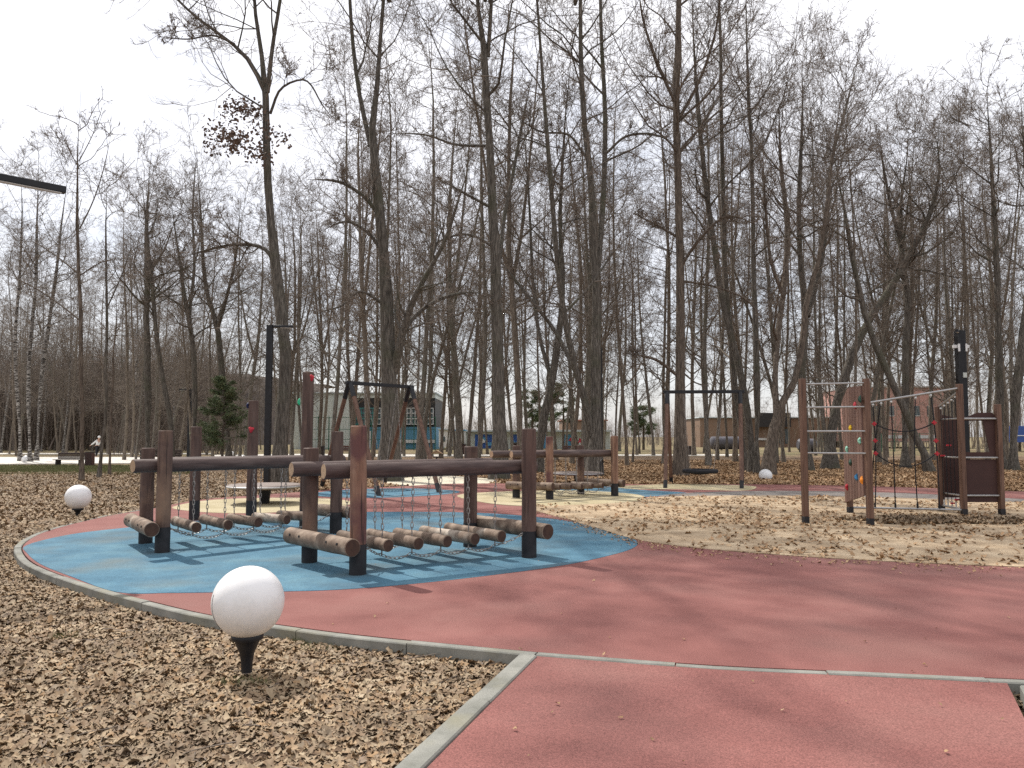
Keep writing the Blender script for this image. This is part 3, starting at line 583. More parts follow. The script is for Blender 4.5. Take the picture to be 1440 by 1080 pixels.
def log_bridge(label, nA, fA, nB, fB, hts, nsteps=5, rp=.092, seed=0, worn=(), zb=1.12, rb=.088, over=(.32, .22), far_over=None, zl=.30, endout=.17, steplen=.14, foot=.33):
    """nA,fA near/far post foot of the first pair; nB,fB of the second. hts = heights of nA,fA,nB,fB"""
    P = [np.array(p, float) for p in (nA, fA, nB, fB)]; c = (P[0] + P[2]) / 2
    t = empty('log_step_bridge', (c[0], c[1], 0), label, 'log bridge')
    for i, (p, h) in enumerate(zip(P, hts)):
        mb = MB(); natural_log(mb, (p[0], p[1], foot - .01), (p[0] + random.uniform(-.012, .012), p[1], h), rp, seed + i, mi=0)
        po = mb.build('post', M['postworn_lit' if i in worn else 'postwood'], t)
        MB().tube([(p[0], p[1], -.02), (p[0], p[1], foot)], [rp * 1.015, rp * 1.02], 24).build('post_foot', M['sleeve'], po)
    def pt(p, z): return np.array((p[0], p[1], z))
    lines = []
    for s, (a, b) in enumerate(((P[0], P[2]), (P[1], P[3]))):
        o = P[1 - s] - P[s]; o = o / np.linalg.norm(o); o2 = P[3 - s * 1] - P[2 + s] if False else o
        a2 = a + o * (rp + rb * .80); b2 = b + o * (rp + rb * .80); d = (b2 - a2) / np.linalg.norm(b2 - a2)
        A0 = pt(a2 - d * (over[0] if s == 0 or far_over is None else far_over), zb); B0 = pt(b2 + d * over[1], zb); mb = MB(); natural_log(mb, A0, B0, rb, seed + 20 + s, k=12, wob=.03, capmi=1)
        be = mb.build('beam', M['beam'], t, 40, [M['endgrain']])
        for q in (a2, b2):
            q3 = pt(q, zb); MB().tube([q3 - pt(o, 0) * (rb + .012), q3 - pt(o, 0) * rb * .7], .018, 8).build('bolt', M['metal'], be)
        lines.append((a2, b2))
    # end logs, fixed to the outer side of each pair of posts
    for e, (a, b) in enumerate(((P[0], P[1]), (P[2], P[3]))):
        d = (b - a) / np.linalg.norm(b - a); o = (P[0] - P[2]) if e == 0 else (P[2] - P[0]); o = o - d * o.dot(d); o /= np.linalg.norm(o)
        a2 = a + o * (rp + .075) - d * endout; b2 = b + o * (rp + .075) + d * endout; mb = MB()
        natural_log(mb, pt(a2, zl + .02), pt(b2, zl + .02), .095, seed + 30 + e, capmi=1); eo = mb.build('end_log', M['steplog'], t, 40, [M['shadedend']])
        for q in (.12, .28, .72, .88):
            x = a2 + (b2 - a2) * q + o * .088; MB().tube([pt(x, zl + .05), pt(x + o * .012, zl + .052)], .014, 8).build('bolt', M['black'], eo)
    # hanging step logs with chains
    prevs = None; lowpts = {0: [], 1: []}
    for k in range(nsteps):
        u = (k + 1) / (nsteps + 1); n_ = lines[0][0] * (1 - u) + lines[0][1] * u; f_ = lines[1][0] * (1 - u) + lines[1][1] * u
        d = (f_ - n_) / np.linalg.norm(f_ - n_); sag = -.015 * math.sin(PI * u); z = zl - .01 + sag; sw = random.uniform(-.02, .02)
        a2 = pt(n_ - d * steplen, z); b2 = pt(f_ + d * steplen, z + random.uniform(-.012, .012)); mb = MB(); natural_log(mb, a2, b2, .071, seed + 40 + k, capmi=1)
        so = mb.build('step_log', M['steplog'], t, 40, [M['shadedend']])
        for s, q in enumerate((n_, f_)):
            mb = MB(); ju = random.uniform(-.01, .01); mb.tube([pt(q, zb - rb + .01), pt(q, zb - rb - .03)], .008, 6)
            mb.chain(pt(q + (ju, 0), zb - rb - .02), pt(q + (sw * .5, 0), z + .105)); mb.tube([pt(q, z + .06), pt(q, z + .125)], .007, 6)
            mb.tube([pt(q, z - .115), pt(q, z - .06)], .009, 6); lowpts[s].append(pt(q, z - .118))
            mb.build('chain', M['chain'], t)
    for s in (0, 1):
        a = pt(P[0 + s] + (P[2 + s] - P[0 + s]) * .04, zl); b = pt(P[2 + s] - (P[2 + s] - P[0 + s]) * .04, zl); q = [a] + lowpts[s] + [b]; mb = MB()
        for i in range(len(q) - 1): mb.chain(q[i], q[i + 1], sag=.05 if 0 < i < len(q) - 2 else .02, link=.052, w=.014, wire=.0058)
        mb.build('lower_chain', M['chain'], t)
    return t
g2 = lambda x, y: G(x, y)[:2]
b1 = log_bridge('left log step bridge on the blue surface, one tall post with red and green holds', g2(228, 777), g2(204.5, 764), g2(472, 750), g2(429, 745.5), (1.58, 1.34, 1.58, 2.55), seed=100, worn=(), over=(.38, .2), far_over=-.1)
hold(A(422, 566, 12.3), 'hgreen', b1, .045, 1, (-1, -.2, 0)); hold(A(438, 531, 12.3), 'hred', b1, .042, 2, (1, -.4, 0))
b2 = log_bridge('nearest log step bridge on the blue surface, its front left post pale and worn', g2(503, 808), g2(435, 791), g2(744, 784), g2(661, 769), (1.62, 1.365, 1.60, 1.365), seed=200, worn=(0,))
b3 = log_bridge('farthest log step bridge, standing on the yellow pad at the corner of the sand', g2(773, 702.5), g2(726, 700.5), g2(864.5, 698), g2(817, 695.5), (1.50, 1.28, 1.52, 1.28), seed=300, worn=(0, 2), over=(.9, .1), zb=1.08)
# stand-alone tall climbing posts behind the left bridge
def tall_post(bx, by, ty, label, holds, seed, r=.092):
    p, h = HT(bx, by, ty); t = empty('climbing_post', tuple(p), label, 'climbing post', 'upright log posts behind the left bridge'); mb = MB()
    natural_log(mb, (p[0], p[1], .34), (p[0], p[1], h), r, seed); po = mb.build('post', M['postwood'], t)
    MB().tube([(p[0], p[1], -.02), (p[0], p[1], .35)], [r * 1.02] * 2, 24).build('post_foot', M['sleeve'], po)
    for (hx, hy, col, out) in holds:
        q = A(hx, hy, p[1] - .05); d = Vector(out).normalized(); q = np.array((p[0] + d.x * r * .95, p[1] + d.y * r * .95, q[2])); hold(q, col, t, .045, int(hx), out)
tall_post(273, 731, 600, 'shorter upright log post with black foot behind the left bridge', [], 400)
tall_post(353, 731, 563.5, 'tall upright log post behind the left bridge, with red and navy climbing holds', [(353, 604, 'hred', (0, -1, 0)), (345, 570, 'hnavy', (-1, -.3, 0))], 410)
# ------------------------------------------------------------------ nest swings
def nest_swing(label, f1, b1_, f2, b2_, H, seat_off=(0, 0), top_shift=0, rw=.062, seatz=.5):
    f1, b1_, f2, b2_ = [np.array(p, float) for p in (f1, b1_, f2, b2_)]; a1 = (f1 + b1_) / 2; a2 = (f2 + b2_) / 2; c = (a1 + a2) / 2
    t = empty('nest_swing', (c[0], c[1], 0), label, 'swing'); top = lambda a: np.array((a[0], a[1], H))
    for a, ft in ((a1, f1), (a1, b1_), (a2, f2), (a2, b2_)):
        d = (a - ft); e = a - d * .035; mb = MB(); F0 = np.array((ft[0], ft[1], 0)); T0 = np.array((e[0], e[1], H - .02))
        mb.tube([F0 + (T0 - F0) * .07, F0 + (T0 - F0) * .88], rw, 14); l = mb.build('leg', M['sqpost'], t)
        MB().tube([F0 - (T0 - F0) * .01, F0 + (T0 - F0) * .075], rw * 1.05, 14).build('leg_foot', M['sleeve'], l)
        MB().tube([F0 + (T0 - F0) * .87, T0], rw * 1.08, 14).build('bracket', M['black'], l)
    d = (a2 - a1) / np.linalg.norm(a2 - a1)
    mb = MB(); mb.bar(top(a1 - d * .12), top(a2 + d * .12), .09, .10); mb.build('top_beam', M['black'], t)
    s = c + np.array(seat_off); mb = MB(); n = 36; R_ = .5
    ring = [(s[0] + R_ * math.cos(2 * PI * k / n), s[1] + R_ * math.sin(2 * PI * k / n), seatz) for k in range(n + 1)]
    mb.tube(ring, .06, 10, False); mb.build('seat_ring', M['rope'], t)
    mb = MB()
    for k in range(-5, 6):
        u = k * .085; w = math.sqrt(R_**2 - u * u)
        for q in (0, 1):
            p = [(s[0] + (u if q else -w + 2 * w * j / 6), s[1] + (-w + 2 * w * j / 6 if q else u), seatz - .10 * (1 - ((2 * j / 6 - 1))**2) * (1 - (u / R_)**2)) for j in range(7)]; mb.tube(p, .012, 5)
    mb.build('seat_net', M['rope'], t)
    for e, sx in ((-1, a1), (1, a2)):
        tp = c + d * e * .62; 
        for q in (-1, 1):
            mb = MB(); nn = np.array((-d[1], d[0])); e2 = s + d * e * .35 + nn * q * .35; mb.chain((tp[0], tp[1], H - .06), (e2[0], e2[1], seatz + .04), link=.06, w=.012, wire=.005); mb.build('chain', M['chain'], t)
    return t
nest_swing('A-frame nest swing with spread wooden legs, behind the nearest log bridge', g2(533, 697.5), g2(452, 686), g2(617.5, 692.5), g2(541, 679.5), 2.98, seat_off=(.15, -.2), seatz=.48)
nest_swing('nest swing seen side-on under a black top bar, beside the thick trunk', g2(935.5, 686.5), g2(944, 679.5), g2(1043, 687), g2(1044, 680), 2.88, seat_off=(0, .6), rw=.058, seatz=.42)
# ------------------------------------------------------------------ spinner discs
def spinner(px, by, top_y, wpx, label, rail=True, seed=1):
    g = G(px, by); Y = g[1]; z = A(px, top_y, Y)[2]; R_ = wpx / 2 * Y / F; t = empty('spinner', (g[0], Y, 0), label, 'spinner')
    MB().lathe((g[0], Y, z - .07), [(R_ * .97, -.02), (R_, 0), (R_, .05), (R_ * .985, .06), (R_ * .9, .062), (.02, .064)], 48).build('platform', M['benchtop'], t)
    MB().lathe((g[0], Y, 0), [(.10, -.02), (.105, 0), (.12, z * .4), (.15, z - .09)], 24).build('pedestal', M['black'], t)
    mb = MB(); zz = z + .0
    ring = [(g[0] + R_ * 1.01 * math.cos(2 * PI * k / 40), Y + R_ * 1.01 * math.sin(2 * PI * k / 40), z - .05) for k in range(41)]; mb.tube(ring, .022, 8, False); mb.build('rim', M['metal'], t)
    return t, g, z, R_
spinner(372, 708, 680.5, 100, 'large round spinner disc on a black pedestal, on the yellow surface left')
t, g_, z_, R_ = spinner(813, 680.5, 663.5, 68, 'farther spinner disc with thin hoop handle, behind the yellow pad bridge')
mb = MB(); y_ = g_[1]
mb.tube([(g_[0] + R_ * .86, y_ - .5, .0), (g_[0] + R_ * .86, y_ - .5, z_ + .35), (g_[0] + R_ * .9, y_ - .45, z_ + .4), (g_[0] + R_ * .98, y_ - .2, z_ + .4), (g_[0] + R_, y_ - .1, z_ + .3), (g_[0] + R_, y_ - .1, 0)], .02, 8); mb.build('hoop_handle', M['black'], t)
# ------------------------------------------------------------------ climbing frame with net and play house
def climbing_frame():
    q = {k: HT(*v) for k, v in dict(P1=(1133, 736, 532.5), P2=(1224, 739, 532.5), P3=(1195.6, 721.5, 573), P4=(1356, 724.5, 540), P5=(1324.5, 719.5, 572), P6=(1409, 724.5, 568.5)).items()}
    c = q['P2'][0]; t = empty('play_structure', (c[0], c[1], 0), 'wooden climbing frame with ladder, hold wall, rope net and dark play house on the sand', 'climbing frame')
    for k, (p, h) in q.items():
        po = MB().box((p[0], p[1], (h + .12) / 2), (.095, .095, h - .12), rz=.1).build('post', M['sqpost'], t)
        MB().box((p[0], p[1], .05), (.10, .10, .14), rz=.1).build('post_foot', M['sleeve'], po)
    def tube(a, b, r, name, mat='metal', n=10): return MB().tube([a, b], r, n).build(name, M[mat], t)
    a, b = q['P1'][0], q['P2'][0]
    for y in (538.5, 572, 606.4, 637.7): z = A(1175, y, 13.35)[2]; tube((a[0] + .04, a[1], z), (b[0] - .04, b[1], z), .017, 'rung')
    # hold wall between P3 and P7, boards with grooves
    a, b = q['P3'][0][:2].copy(), q['P2'][0][:2].copy(); d = (b - a) / np.linalg.norm(b - a); L_ = np.linalg.norm(b - a); n_ = np.array((-d[1], d[0])); n_ = n_ if n_[0] < 0 else -n_; a = a - d * .04 + n_ * .055; b = b + n_ * .055
    nb = 7; wall = None; mb = MB()
    for k in range(nb):
        u0, u1 = k / nb, (k + 1) / nb; p0 = a + (b - a) * u0; p1 = a + (b - a) * (u1 - .022)
        def ztop(u): return 2.22 + min(1, u / .36) * .25 - .1 * u
        def zbot(u): return .20 + u * .30
        vs = []
        for s_ in (0, .03):
            for p, u in ((p0, u0), (p1, u1)): 
                vs += [(p[0] - n_[0] * -s_, p[1] - n_[1] * -s_, zbot(u)), (p[0] + n_[0] * s_, p[1] + n_[1] * s_, ztop(u))]
        mb.add(vs, [(0, 1, 3, 2), (4, 6, 7, 5), (0, 4, 5, 1), (2, 3, 7, 6), (1, 5, 7, 3), (0, 2, 6, 4)])
    wall = mb.build('hold_wall', M['panel'], t, 30)
    def on_wall(px, py):                        # where the line of sight meets the wall
        r = ray(px, py); A_ = np.array([[r[0], -d[0]], [r[1], -d[1]]]); s_, u = np.linalg.solve(A_, a + n_ * .035); return np.array((r[0] * s_, r[1] * s_, CH + r[2] * s_))
    for i, (hx, hy, col) in enumerate([(1210.5, 562, 'hdark'), (1203.5, 570, 'hred'), (1197, 602, 'hyellow'), (1210, 620, 'hmint'), (1192, 632, 'hmint'), (1197, 650.5, 'hdark'), (1205.5, 671, 'hblue'), (1213, 675.5, 'horange'), (1192, 685, 'hred')]):
        hold(on_wall(hx, hy), col, wall, .05, i + 3, (n_[0], n_[1], 0))
    # rails
    p3, p4, p5, p6 = (q[k][0] for k in ('P3', 'P4', 'P5', 'P6')); T3 = np.array((p3[0], p3[1], 2.10)); T4 = np.array((p4[0] - .02, p4[1], A(1348, 546, p4[1])[2])); T5 = np.array((p5[0], p5[1], A(1320, 573, p5[1])[2]))
    B3 = np.array((p3[0], p3[1], .11)); B4 = np.array((p4[0], p4[1], .10)); B5 = np.array((p5[0], p5[1], .13))
    tube(T3, T4, .022, 'net_rail'); tube(T5 - (0, 0, 0), T4 - (0, 0, .06), .02, 'net_rail'); tube(B3, B4, .022, 'net_rail'); tube(B5, B4, .022, 'net_rail')
    # rope net
    mb = MB(); cl = MB(); rd = MB()
    def on_line(A0, B0, u): return A0 + (B0 - A0) * u
    us = [.235, .31, .40, .62, .755]; ub = [.225, .33, .405, .60, .79]; V_ = []
    for i, (u, w) in enumerate(zip(us, ub)):
        tp = on_line(T3, T4, u); bt = on_line(B3, B4, w if i != 1 else .33); bt = bt + (0, .7 if i == 1 else 0, 0)
        pts = [tp + (bt - tp) * k / 8 + np.array((.05 * math.sin(PI * k / 8) * (-1 if i % 2 else 1) * (.7 if i != 2 else .1), 0, 0)) for k in range(9)]; mb.tube(pts, .011, 6); V_.append(pts)
        cl.ball(tp - (0, 0, .05), .026, 8, 6); cl.tube([tp, tp - (0, 0, .09)], .01, 6); mb.tube([bt + (0, 0, .0), bt + (0, 0, .10)], .02, 8)
    def at(i, z): 
        P = np.array(V_[i])[::-1]; return np.array([np.interp(z, P[:, 2], P[:, k]) for k in range(3)])
    for i0, i1, z0, sg in ((0, 4, 1.75, .16), (0, 4, 1.17, .26)):
        p, r = at(i0, z0), at(i1, z0 + .02); pts = [p + (r - p) * k / 12 - np.array((0, 0, sg * 4 * (k / 12) * (1 - k / 12))) for k in range(13)]; mb.tube(pts, .012, 6)
    for i, z in ((0, 1.75), (0, 1.42), (0, 1.17), (4, 1.77), (4, 1.42), (4, 1.17)):
        p = at(i, z); MB().box(p, (.085, .03, .03)).box(p + (0, 0, 0.001), (.027, .034, .08)).build('net_connector', M['hred'], t)
    for k in range(5):                             # the short net between P4 and P5
        u = (k + .7) / 5.6; tp = on_line(T5, T4 - (0, 0, .06), u); bt = on_line(B5, B4, u); mb.tube([tp, bt], .007, 6)
        cl.ball(tp - (0, 0, .06), .022, 8, 6); cl.tube([bt + (0, 0, .02), bt + (0, 0, .12)], .016, 8)
    for u, z in ((.45, 1.33), (.15, 1.12), (.75, .28), (.55, .2)): p = on_line(T5, T4, u); MB().box((p[0], p[1], z), (.09, .03, .03)).build('net_connector', M['hred'], t)
    mb.build('rope_net', M['rope'], t); cl.build('net_clip', M['offwhite'], t)
    # play house between P5, P4 and P6
    def panel(a, b, prof_holes, name, thick=.02, off=0):
        return None
    ya = p4[1] + .03; x0, x1 = p4[0] + .05, p6[0] - .05; zz = lambda py: A(1380, py, 15.0)[2]
    mb = MB(); mb.box(((x0 + x1) / 2, ya, (zz(646) + zz(707)) / 2), (x1 - x0, .02, zz(646) - zz(707))); mb.build('lower_panel', M['dpanel'], t)
    mb = MB(); T = .02
    def ext(poly, y=ya): mb.add([(x, y, z) for x, z in poly] + [(x, y + T, z) for x, z in poly], [tuple(range(len(poly))), tuple(range(len(poly), 2 * len(poly)))[::-1]] + [(i, (i + 1) % len(poly), len(poly) + (i + 1) % len(poly), len(poly) + i) for i in range(len(poly))])
    ext([(x0, zz(591.5)), (x1, zz(591.5)), (x1, zz(583)), (x1 - .04, zz(580)), (x0 + .42, zz(580)), (x0 + .30, zz(580)), (x0 + .1, zz(586)), (x0, zz(587))])
    ext([(x1 - .22, zz(591.5)), (x1 - .11, zz(636)), (x1, zz(636)), (x1, zz(591.5))]); ext([(x0, zz(636)), (x0, zz(643)), (x1, zz(643)), (x1, zz(636))])
    mb.build('window_panel', M['dpanel'], t, 20)
    mb = MB(); e0, e1 = p5[:2] + (.06, 0), np.array((p4[0] + .02, ya)); 
    poly = [(0, .28), (1, .28), (1, zz(589)), (.55, zz(584)), (0, zz(581))]; yb = p5[1] + .03
    xa, xb = p5[0] + .05, p5[0] + .42; vs = [(xa + (xb - xa) * u, yb, z) for u, z in poly] + [(xa + (xb - xa) * u, yb + .02, z) for u, z in poly]
    mb.add(vs, [tuple(range(5)), tuple(range(5, 10))[::-1]] + [(i, (i + 1) % 5, 5 + (i + 1) % 5, 5 + i) for i in range(5)]); mb.build('side_panel', M['dpanel'], t, 20)
    yk = ya + .7
    for py in (588.6, 643.8, 697.4):
        z = zz(py); tube((p4[0] + .04, p4[1] - .01, z), (p6[0] - .04, p6[1] - .01, z), .02, 'rung'); tube((p5[0] + .04, p5[1] - .01, z), (p4[0] - .03, p4[1] + .05, z), .018, 'rung')
    return t
climbing_frame()
# ------------------------------------------------------------------ lamps on poles
def street_lamp(px, by, ty, label, arms, w=.15, base=None, extra=None):
    if base is None: g, H = HT(px, by, ty)
    else: g, H = np.array(base), ty
    t = empty('street_lamp', tuple(g), label, 'street lamp', 'black L-shaped street lamps')
    MB().box((g[0], g[1], H / 2), (w, w, H)).build('pole', M['black'], t)
    for (dx, dy, th) in arms:
        L_ = math.hypot(dx, dy); d = np.array((dx, dy)) / L_; a = g[:2] + d * w / 2
        ar = MB().bar((a[0], a[1], H - th / 2 - .003), (g[0] + dx, g[1] + dy, H - th / 2 - .003), .11, th).build('arm', M['black'], t)
        MB().bar((g[0] + dx * .45, g[1] + dy * .45, H - th - .009), (g[0] + dx * .97, g[1] + dy * .97, H - th - .009), .08, .012).build('led_strip', M['offwhite'], ar)
    return t, g, H
street_lamp(375, 686, 457, 'black L-shaped street lamp behind the log bridge, left of the leaning near tree', [(.66, .1, .07)], w=.17)
street_lamp(844.5, 664, 489, 'black street lamp against the trunks right of the centre, above the farthest log bridge', [(-.3, -.8, .1)], w=.2)
street_lamp(265, 645, 547, 'distant black street lamp with a short arm to the left, behind the small spruce', [(-.75, 0, .1)], w=.2)
t, g_, H_ = street_lamp(1357, 662, 465, 'black street lamp with white floodlights above the play house', [(-.42, -.5, .12)], w=.34)
for sx in (-1, 1):
    MB().box((g_[0] + sx * .26, g_[1] - .05, H_ - .72), (.18, .14, .14)).box((g_[0] + sx * .16, g_[1] - .19, H_ - .78), (.08, .05, .34)).build('floodlight', M['white'], t)
MB().box((g_[0] + .05, g_[1] - .19, H_ - 2.0), (.16, .05, .22)).build('meter_box', M['palegrey'], t)
tip = A(92, 268, 10.4); street_lamp(0, 0, tip[2] + .05, 'black street lamp whose arm alone reaches in at the upper left corner', [(tip[0] + 7.35, tip[1] - 9.15, .09)], base=(-7.35, 9.15, -.03), w=.15)
# ------------------------------------------------------------------ benches, bins and small things
def bench(x0, x1, ytop, ybot, label, col='bench', name='bench', seatfrac=.45):
    g = G((x0 + x1) / 2, ybot); Y = g[1]; xa, xb = A(x0, ybot, Y)[0], A(x1, ybot, Y)[0]; h = A(x0, ytop, Y)[2]; w = xb - xa; c = (xa + xb) / 2
    t = empty(name, (c, Y, 0), label, 'bench', 'dark wooden park benches'); mb = MB()
    for k in range(3): mb.box((c, Y - .05, h * (.58 + k * .17)), (w, .03, h * .145))
    mb.build('backrest', M[col], t); mb = MB()
    for k in range(4): mb.box((c, Y - .52 + k * .115, h * .46), (w, .1, .035))
    mb.build('seat', M[col], t)
    for s in (-1, 1): MB().box((c + s * w * .40, Y - .28, h * .22), (.07, .42, h * .43)).build('leg', M['darkbox'], t)
    MB().box((c, Y - .05, h + .01), (w * 1.02, .06, .03)).build('top_rail', M['benchtop'], t)
bench(82, 122, 637, 654, 'long dark wooden bench beside the pale path at the far left')
bench(197, 256, 633, 650, 'dark bench behind the left end of the log bridge')
bench(470, 510, 627, 641, 'red-brown bench behind the A-frame swing', 'bin')
bench(792, 838, 627, 639, 'dark red bench in front of the mural, right of the pines', 'bin')
def bin_(x0, x1, ytop, ybot, label, mat='bin'):
    g = G((x0 + x1) / 2, ybot); Y = g[1]; w = (x1 - x0) * Y / F; h = A(x0, ytop, Y)[2]; t = empty('litter_bin', (g[0], Y, 0), label, 'litter bin', 'square litter bins')
    MB().box((g[0], Y, h * .47), (w, w * .8, h * .90)).build('body', M[mat], t)
    MB().box((g[0], Y, h * .965), (w * 1.08, w * .9, h * .06)).build('lid', M['darkbox'], t)
    mb = MB()
    for k in range(5): mb.box((g[0] - w * .4 + k * w * .2, Y - w * .4 - .012, h * .47), (w * .12, .02, h * .84))
    mb.build('slats', M['bench'], t)
bin_(121, 131, 635, 655, 'dark slatted litter bin next to the long bench at the far left')
bin_(448, 456, 627, 642, 'dark litter bin between the lamp pole and the A-frame swing', 'darkbox')
bin_(643, 655, 624, 639, 'dark red litter bin behind the nearest log bridge', 'bin')
bin_(965, 977, 627, 640, 'black litter bin just right of the thick trunk by the side-on swing', 'darkbox')
bin_(722, 731, 622, 636, 'dark litter bin right of the tall centre trunk', 'bin')
# bird feeder
g_, H_ = HT(614, 650, 633); t = empty('bird_feeder', tuple(g_), 'little wooden bird feeder with pitched roof on a post, behind the nearest log bridge', 'bird feeder')
mb = MB(); x, y = g_[:2]; mb.add([(x - .36, y - .25, H_ - .2), (x + .36, y - .25, H_ - .2), (x, y - .25, H_), (x - .36, y + .25, H_ - .2), (x + .36, y + .25, H_ - .2), (x, y + .25, H_)], [(0, 1, 2), (3, 5, 4), (0, 2, 5, 3), (2, 1, 4, 5), (1, 0, 3, 4)])
mb.build('roof', M['feeder'], t, 20); MB().box((x, y, H_ - .42), (.42, .4, .04)).build('tray', M['bench'], t); MB().tube([(x, y, -.02), (x, y, H_ - .44)], .05, 8).build('post', M['bench'], t)
for q in (-.18, .18): MB().box((x + q, y, H_ - .3), (.03, .03, .22)).build('upright', M['bench'], t)
# ------------------------------------------------------------------ walker in the distance
def skin(name, verts, edges, radii, mat, parent, sub=1, root=0):
    me = bpy.data.meshes.new(name); me.from_pydata(verts, edges, []); me.update(); o = bpy.data.objects.new(name, me); COL.objects.link(o)
    sk = o.modifiers.new('s', 'SKIN'); sk.use_smooth_shade = True
    for v, r in zip(me.skin_vertices[0].data, radii): v.radius = (r, r) if not isinstance(r, tuple) else r
    me.skin_vertices[0].data[root].use_root = True
    ss = o.modifiers.new('d', 'SUBSURF'); ss.levels = sub; ss.render_levels = sub
    dg = bpy.context.evaluated_depsgraph_get(); m2 = bpy.data.meshes.new_from_object(o.evaluated_get(dg)); m2.name = name
    bpy.data.objects.remove(o); bpy.data.meshes.remove(me); m2.materials.clear(); m2.materials.append(mat); return link(name, m2, None, parent, 0)
def walker():
    g = G(136.5, 643); s = .88
    t = empty('person', tuple(g), 'distant person in white cap and white top with dark trousers, leaning and stretching an arm', 'person')
    V = {'pel': (0, 0, .93), 'chest': (.06, 0, 1.28), 'neck': (.10, 0, 1.45), 'head': (.12, 0, 1.58), 'crown': (.12, 0, 1.70),
         'ls': (-.02, -.10, 1.38), 'le': (-.22, -.16, 1.18), 'lw': (-.42, -.2, 1.02), 'rs': (.10, .16, 1.36), 're': (-.06, .22, 1.12), 'rw': (-.26, .2, .98),
         'lh': (0, -.09, .86), 'lk': (-.04, -.10, .48), 'la': (.0, -.10, .08), 'lt': (-.14, -.1, .04), 'rh': (0, .09, .86), 'rk': (.0, .1, .47), 'ra': (-.18, .1, .08), 'rt': (-.30, .1, .05)}
    R = dict(pel=.13, chest=.14, neck=.055, head=.09, crown=.07, ls=.06, le=.042, lw=.028, rs=.06, re=.042, rw=.028, lh=.085, lk=.058, la=.04, lt=.035, rh=.085, rk=.058, ra=.04, rt=.035)
    E = [('pel', 'chest'), ('chest', 'neck'), ('neck', 'head'), ('head', 'crown'), ('chest', 'ls'), ('ls', 'le'), ('le', 'lw'), ('chest', 'rs'), ('rs', 're'), ('re', 'rw'), ('pel', 'lh'), ('lh', 'lk'), ('lk', 'la'), ('la', 'lt'), ('pel', 'rh'), ('rh', 'rk'), ('rk', 'ra'), ('ra', 'rt')]
    for h, w in (('l', 'lw'), ('r', 'rw')):                      # palms and fingers
        p = Vector(V[w]); V[h + 'pm'] = tuple(p + Vector((-.07, 0, -.05))); R[h + 'pm'] = .026; E.append((w, h + 'pm'))
        for k in range(5):
            q = Vector(V[h + 'pm']) + Vector((-.05 - .008 * (k % 3), -.03 + .015 * k, -.045)); V[f'{h}f{k}'] = tuple(q); R[f'{h}f{k}'] = .009; E.append((h + 'pm', f'{h}f{k}'))
    def mk(keys, grow, name, mat, edges=None):
        ks = [k for k in V if k in keys] if keys else list(V); ix = {k: i for i, k in enumerate(ks)}
        vs = [(V[k][0] * s, V[k][1] * s, V[k][2] * s) for k in ks]; es = [(ix[a], ix[b]) for a, b in E if a in ix and b in ix]
        return skin(name, vs, es, [(R[k] + grow) * s for k in ks], M[mat], t)
    mk(None, 0, 'body', 'skin'); mk({'pel', 'chest', 'ls', 'le', 'lw', 'rs', 're', 'rw'}, .022, 'white_top', 'white'); mk({'pel', 'lh', 'lk', 'la', 'rh', 'rk', 'ra'}, .02, 'trousers', 'trouser')
    h = V['crown']; mb = MB(); mb.ball((g[0] + h[0] * s, g[1], h[2] * s - .02), .105, 14, 10, (1, .95, .85)); mb.build('cap', M['white'], t)
walker()

